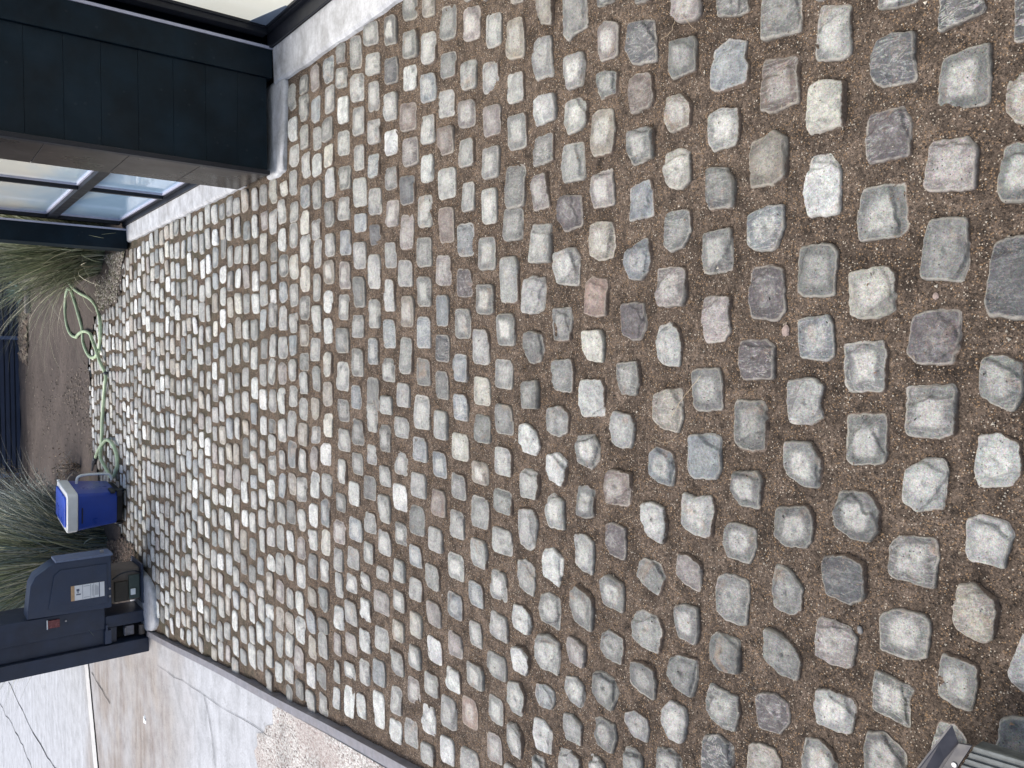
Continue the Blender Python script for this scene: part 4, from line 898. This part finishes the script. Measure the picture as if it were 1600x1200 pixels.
def agave():
    c = np.array(G(44, 458)); m = MB()
    for k in range(16):
        a = k*2.4; e = .35+.06*k; L = .26; w = .03; d = np.array([math.cos(a)*math.cos(e), math.sin(a)*math.cos(e), math.sin(e)]); s = np.array([-math.sin(a), math.cos(a), 0]); up = np.cross(d, s)*-.012
        p = [c+(0, 0, .03)+d*L*t for t in (0, .35, .7, 1)]; ws = (w*.6, w, w*.7, .001); vs = []
        for q, ww in zip(p, ws): vs += [q-s*ww, q+up*.6, q+s*ww]
        m.add(vs, [(i*3+j, i*3+j+1, (i+1)*3+j+1, (i+1)*3+j) for i in range(3) for j in range(2)])
    tag(m.build('agave', M['agave'], smooth=True), 'small pale blue-green agave rosette near the fence', 'agave')
agave()
def litter(name, regions, n, seed, cols, size, label, cat):
    r = np.random.RandomState(seed); V, F, A = [], [], []; b = 0
    for i in range(n):
        reg = regions[r.randint(len(regions))]; u = r.dirichlet(np.ones(len(reg))); p = sum(w*np.array(G(*q)[:2]) for w, q in zip(u, reg)); s = size*r.uniform(.4, 1.4); a = r.rand()*6.28
        q = np.array([(-1, -.4, 0), (1, -.3, r.rand()*.5), (.8, .5, .2), (-.9, .4, r.rand()*.6), (0, 0, r.uniform(.3, .9))])*s; ca, sa = math.cos(a), math.sin(a)
        V += [(x*ca-y*sa+p[0], x*sa+y*ca+p[1], z+.016) for x, y, z in q]; F += [(b, b+1, b+4), (b+1, b+2, b+4), (b+2, b+3, b+4), (b+3, b, b+4)]; b += 5
        A += [[*(np.array(cols[r.randint(len(cols))])*r.uniform(.7, 1.3)), 1]]*5
    tag(np_mesh(name, np.array(V), F, A, None, M['mulch'], smooth=False), label, cat, kind='stuff')
litter('gravel_mulch', [[(150, 440), (196, 400), (190, 470), (150, 495)], [(165, 400), (198, 394), (188, 440)]], 5000, 51, [(.34, .31, .27), (.22, .19, .16), (.12, .10, .09), (.45, .42, .36), (.16, .16, .10)], .014, 'loose pale gravel and leaf litter around the right grass tussock', 'gravel')
litter('leaf_litter', [[(34, 480), (46, 480), (46, 570), (34, 560)], [(34, 440), (50, 430), (50, 490)]], 1400, 52, [(.22, .17, .13), (.14, .11, .09), (.30, .25, .19)], .05, 'brown leaf litter below the slat fence', 'leaf litter')
litter('leaf_litter', [[(40, 720), (36, 560), (140, 530), (135, 730)], [(140, 540), (150, 720), (100, 620)]], 900, 54, [(.16, .13, .11), (.07, .06, .05), (.26, .22, .18)], .012, 'scattered crumbs and bits of leaf over the bare garden soil', 'leaf litter')
litter('leaf_litter', [[(190, 835), (214, 850), (218, 890), (195, 880)], [(150, 850), (200, 840), (205, 900)]], 1300, 53, [(.16, .12, .10), (.09, .08, .07), (.24, .19, .15)], .014, 'dark leaf litter on the soil between cool box and gate motor', 'leaf litter')

# ---------------------------------------------------------------- slatted deck corner at the near left
def deck():
    d = empty('slatted_deck', (-.75, .35, 0)); tag(d, 'corner of a grey ribbed deck board with dark angle-iron end, in the photo corner', 'deck')
    A = np.array(G(1522, 1167, .15)[:2]); u = _n(np.array(G(1600, 1190, .15)[:2])-A); e = _n(np.array(G(1500, 1200, .15)[:2])-A); L = .75; Wd = .50
    def P(s, t, z): q = A+u*s+e*t; return (q[0], q[1], z)
    m = MB(); t = 0.0; k = 0
    while t < Wd:
        for a, w, z in ((t, .0045, .150), (t+.0048, .0085, .1455)):
            q = [P(.0, a, 0), P(L, a, 0), P(L, a+w, 0), P(.0, a+w, 0)]; m.prism([x[:2] for x in q], .12, z)
        t += .0136; k += 1
    q = [P(0, 0, 0), P(L, 0, 0), P(L, Wd, 0), P(0, Wd, 0)]; m.prism([x[:2] for x in q], .119, .1440).build('deck_board', M['deck'], d)
    plate = [G(1519, 1165, .155)[:2], G(1498, 1161, .155)[:2]]; p0 = np.array(plate[0]); p1 = np.array(plate[1]); dirp = e
    o = MB().prism([tuple(p0), tuple(p1), tuple(p1+dirp*.5), tuple(p0+dirp*.5)], .1515, .156).build('angle_plate', M['angle'], d, bevel=.0006)
    # upstanding flange with its corner cut off
    tp = np.array(G(1488, 1133, .165)); t2 = np.array(G(1436, 1200, .165)); t2 = tp+(t2-tp)*6; b0 = np.array(G(1498, 1161, .152)); b1 = b0+(np.array([*dirp, 0]))*.5
    nrm = np.array([0, .003, 0]); vs = [b0, b1, t2, tp]; MB().add(vs+[v+nrm for v in vs], [(0, 1, 2, 3), (7, 6, 5, 4), (0, 3, 7, 4), (1, 5, 6, 2), (3, 2, 6, 7), (0, 4, 5, 1)]).build('angle_flange', M['angle'], d)
    for x, y in ((1491, 1195),): c = G(x, y, .157); MB().cyl((c[0], c[1], .1545), (c[0], c[1], .1585), .0045, 16).build('screw', M['bolt'], d, bevel=.001)
    for k in (1, 2): 
        c = p0*.5+p1*.5+dirp*(.03+.16*k); MB().cyl((c[0], c[1], .1545), (c[0], c[1], .1585), .0045, 16).build('screw', M['bolt'], d, bevel=.001)
    for s_, t_ in ((.08, .1), (.6, .1), (.08, .4), (.6, .4)):
        q = P(s_, t_, 0); MB().box(q[0]-.02, q[0]+.02, q[1]-.02, q[1]+.02, -.01, .119).build('foot', M['angle'], d)
deck()

# ---------------------------------------------------------------- small litter on the setts
def stalk(pts, r_, label, z=.02):
    P = [np.array(G(x, y, z)) for x, y in pts]; P = [p+(0, 0, .002*math.sin(i*2.)) for i, p in enumerate(smooth_path(P, 5))]
    tag(MB().tube(P, r_*.65, 6).build('straw', M['straw']), label, 'straw')
stalk([(1095, 587), (1078, 608), (1063, 628), (1050, 650)], .0009, 'straight dry stalk lying across two setts in the middle of the photo', .026)
stalk([(1018, 682), (1032, 691), (1046, 690), (1058, 680)], .0006, 'short curled dry straw below the straight stalk', .012)
stalk([(1069, 0), (1054, 33), (1048, 50), (1032, 62)], .0007, 'thin bent dry straw near the top edge of the photo', .022)
stalk([(1064, 22), (1083, 44)], .0006, 'short pale straw crossing the bent one at the top', .022)
stalk([(963, 822), (972, 812), (990, 806)], .0005, 'fine curved dry straw beside a dark slate-grey sett', .014)
def chip(x, y, r_, mat, name, label, cat, seed):
    c = np.array(G(x, y)); rr = np.random.RandomState(seed); vs, fs = [], []; n = 10
    for k, (s, h) in enumerate(((1, -.2), (1.05, .3), (.7, .75), (.2, .9))):
        for j in range(n): a = j*6.283/n; q = s*r_*(1+rr.randn()*.12); vs.append((c[0]+q*math.cos(a)*1.3, c[1]+q*math.sin(a), .002+h*r_*.8))
    vs.append((c[0], c[1], .002+r_*.75)); fs = [(i*n+j, i*n+(j+1) % n, (i+1)*n+(j+1) % n, (i+1)*n+j) for i in range(3) for j in range(n)]+[(3*n+j, 3*n+(j+1) % n, 4*n) for j in range(n)]
    tag(MB().add(vs, fs).build(name, mat, smooth=name == 'pebble'), label, cat)
chip(1229, 517, .009, M['chip'], 'stone_chip', 'small pinkish stone chip in the sand near a mottled dark sett', 'stone chip', 1)
chip(1345, 984, .006, M['pebble'], 'pebble', 'small round dark grey pebble in the sand between two setts', 'pebble', 2)
chip(1300, 550, .003, M['white'], 'pebble', 'tiny white pebble beside a bluish-grey sett', 'pebble', 3)
chip(1463, 463, .005, M['chip'], 'stone_chip', 'little brown stone chip above a mottled purplish sett near the right edge', 'stone chip', 4)
chip(229, 1123, .03, M['white'], 'stone_chip', 'lone white chip lying on the stained concrete drive', 'stone chip', 5)

litter('debris', [[(860, 0), (1600, 0), (1600, 1180), (900, 1200)], [(600, 300), (1100, 0), (1100, 1100), (600, 1100)]], 420, 71, [(.05, .04, .035), (.12, .09, .07), (.035, .035, .035), (.30, .26, .20), (.22, .15, .11)], .0026, 'dark crumbs, grit and leaf flakes strewn over the near paving', 'debris')
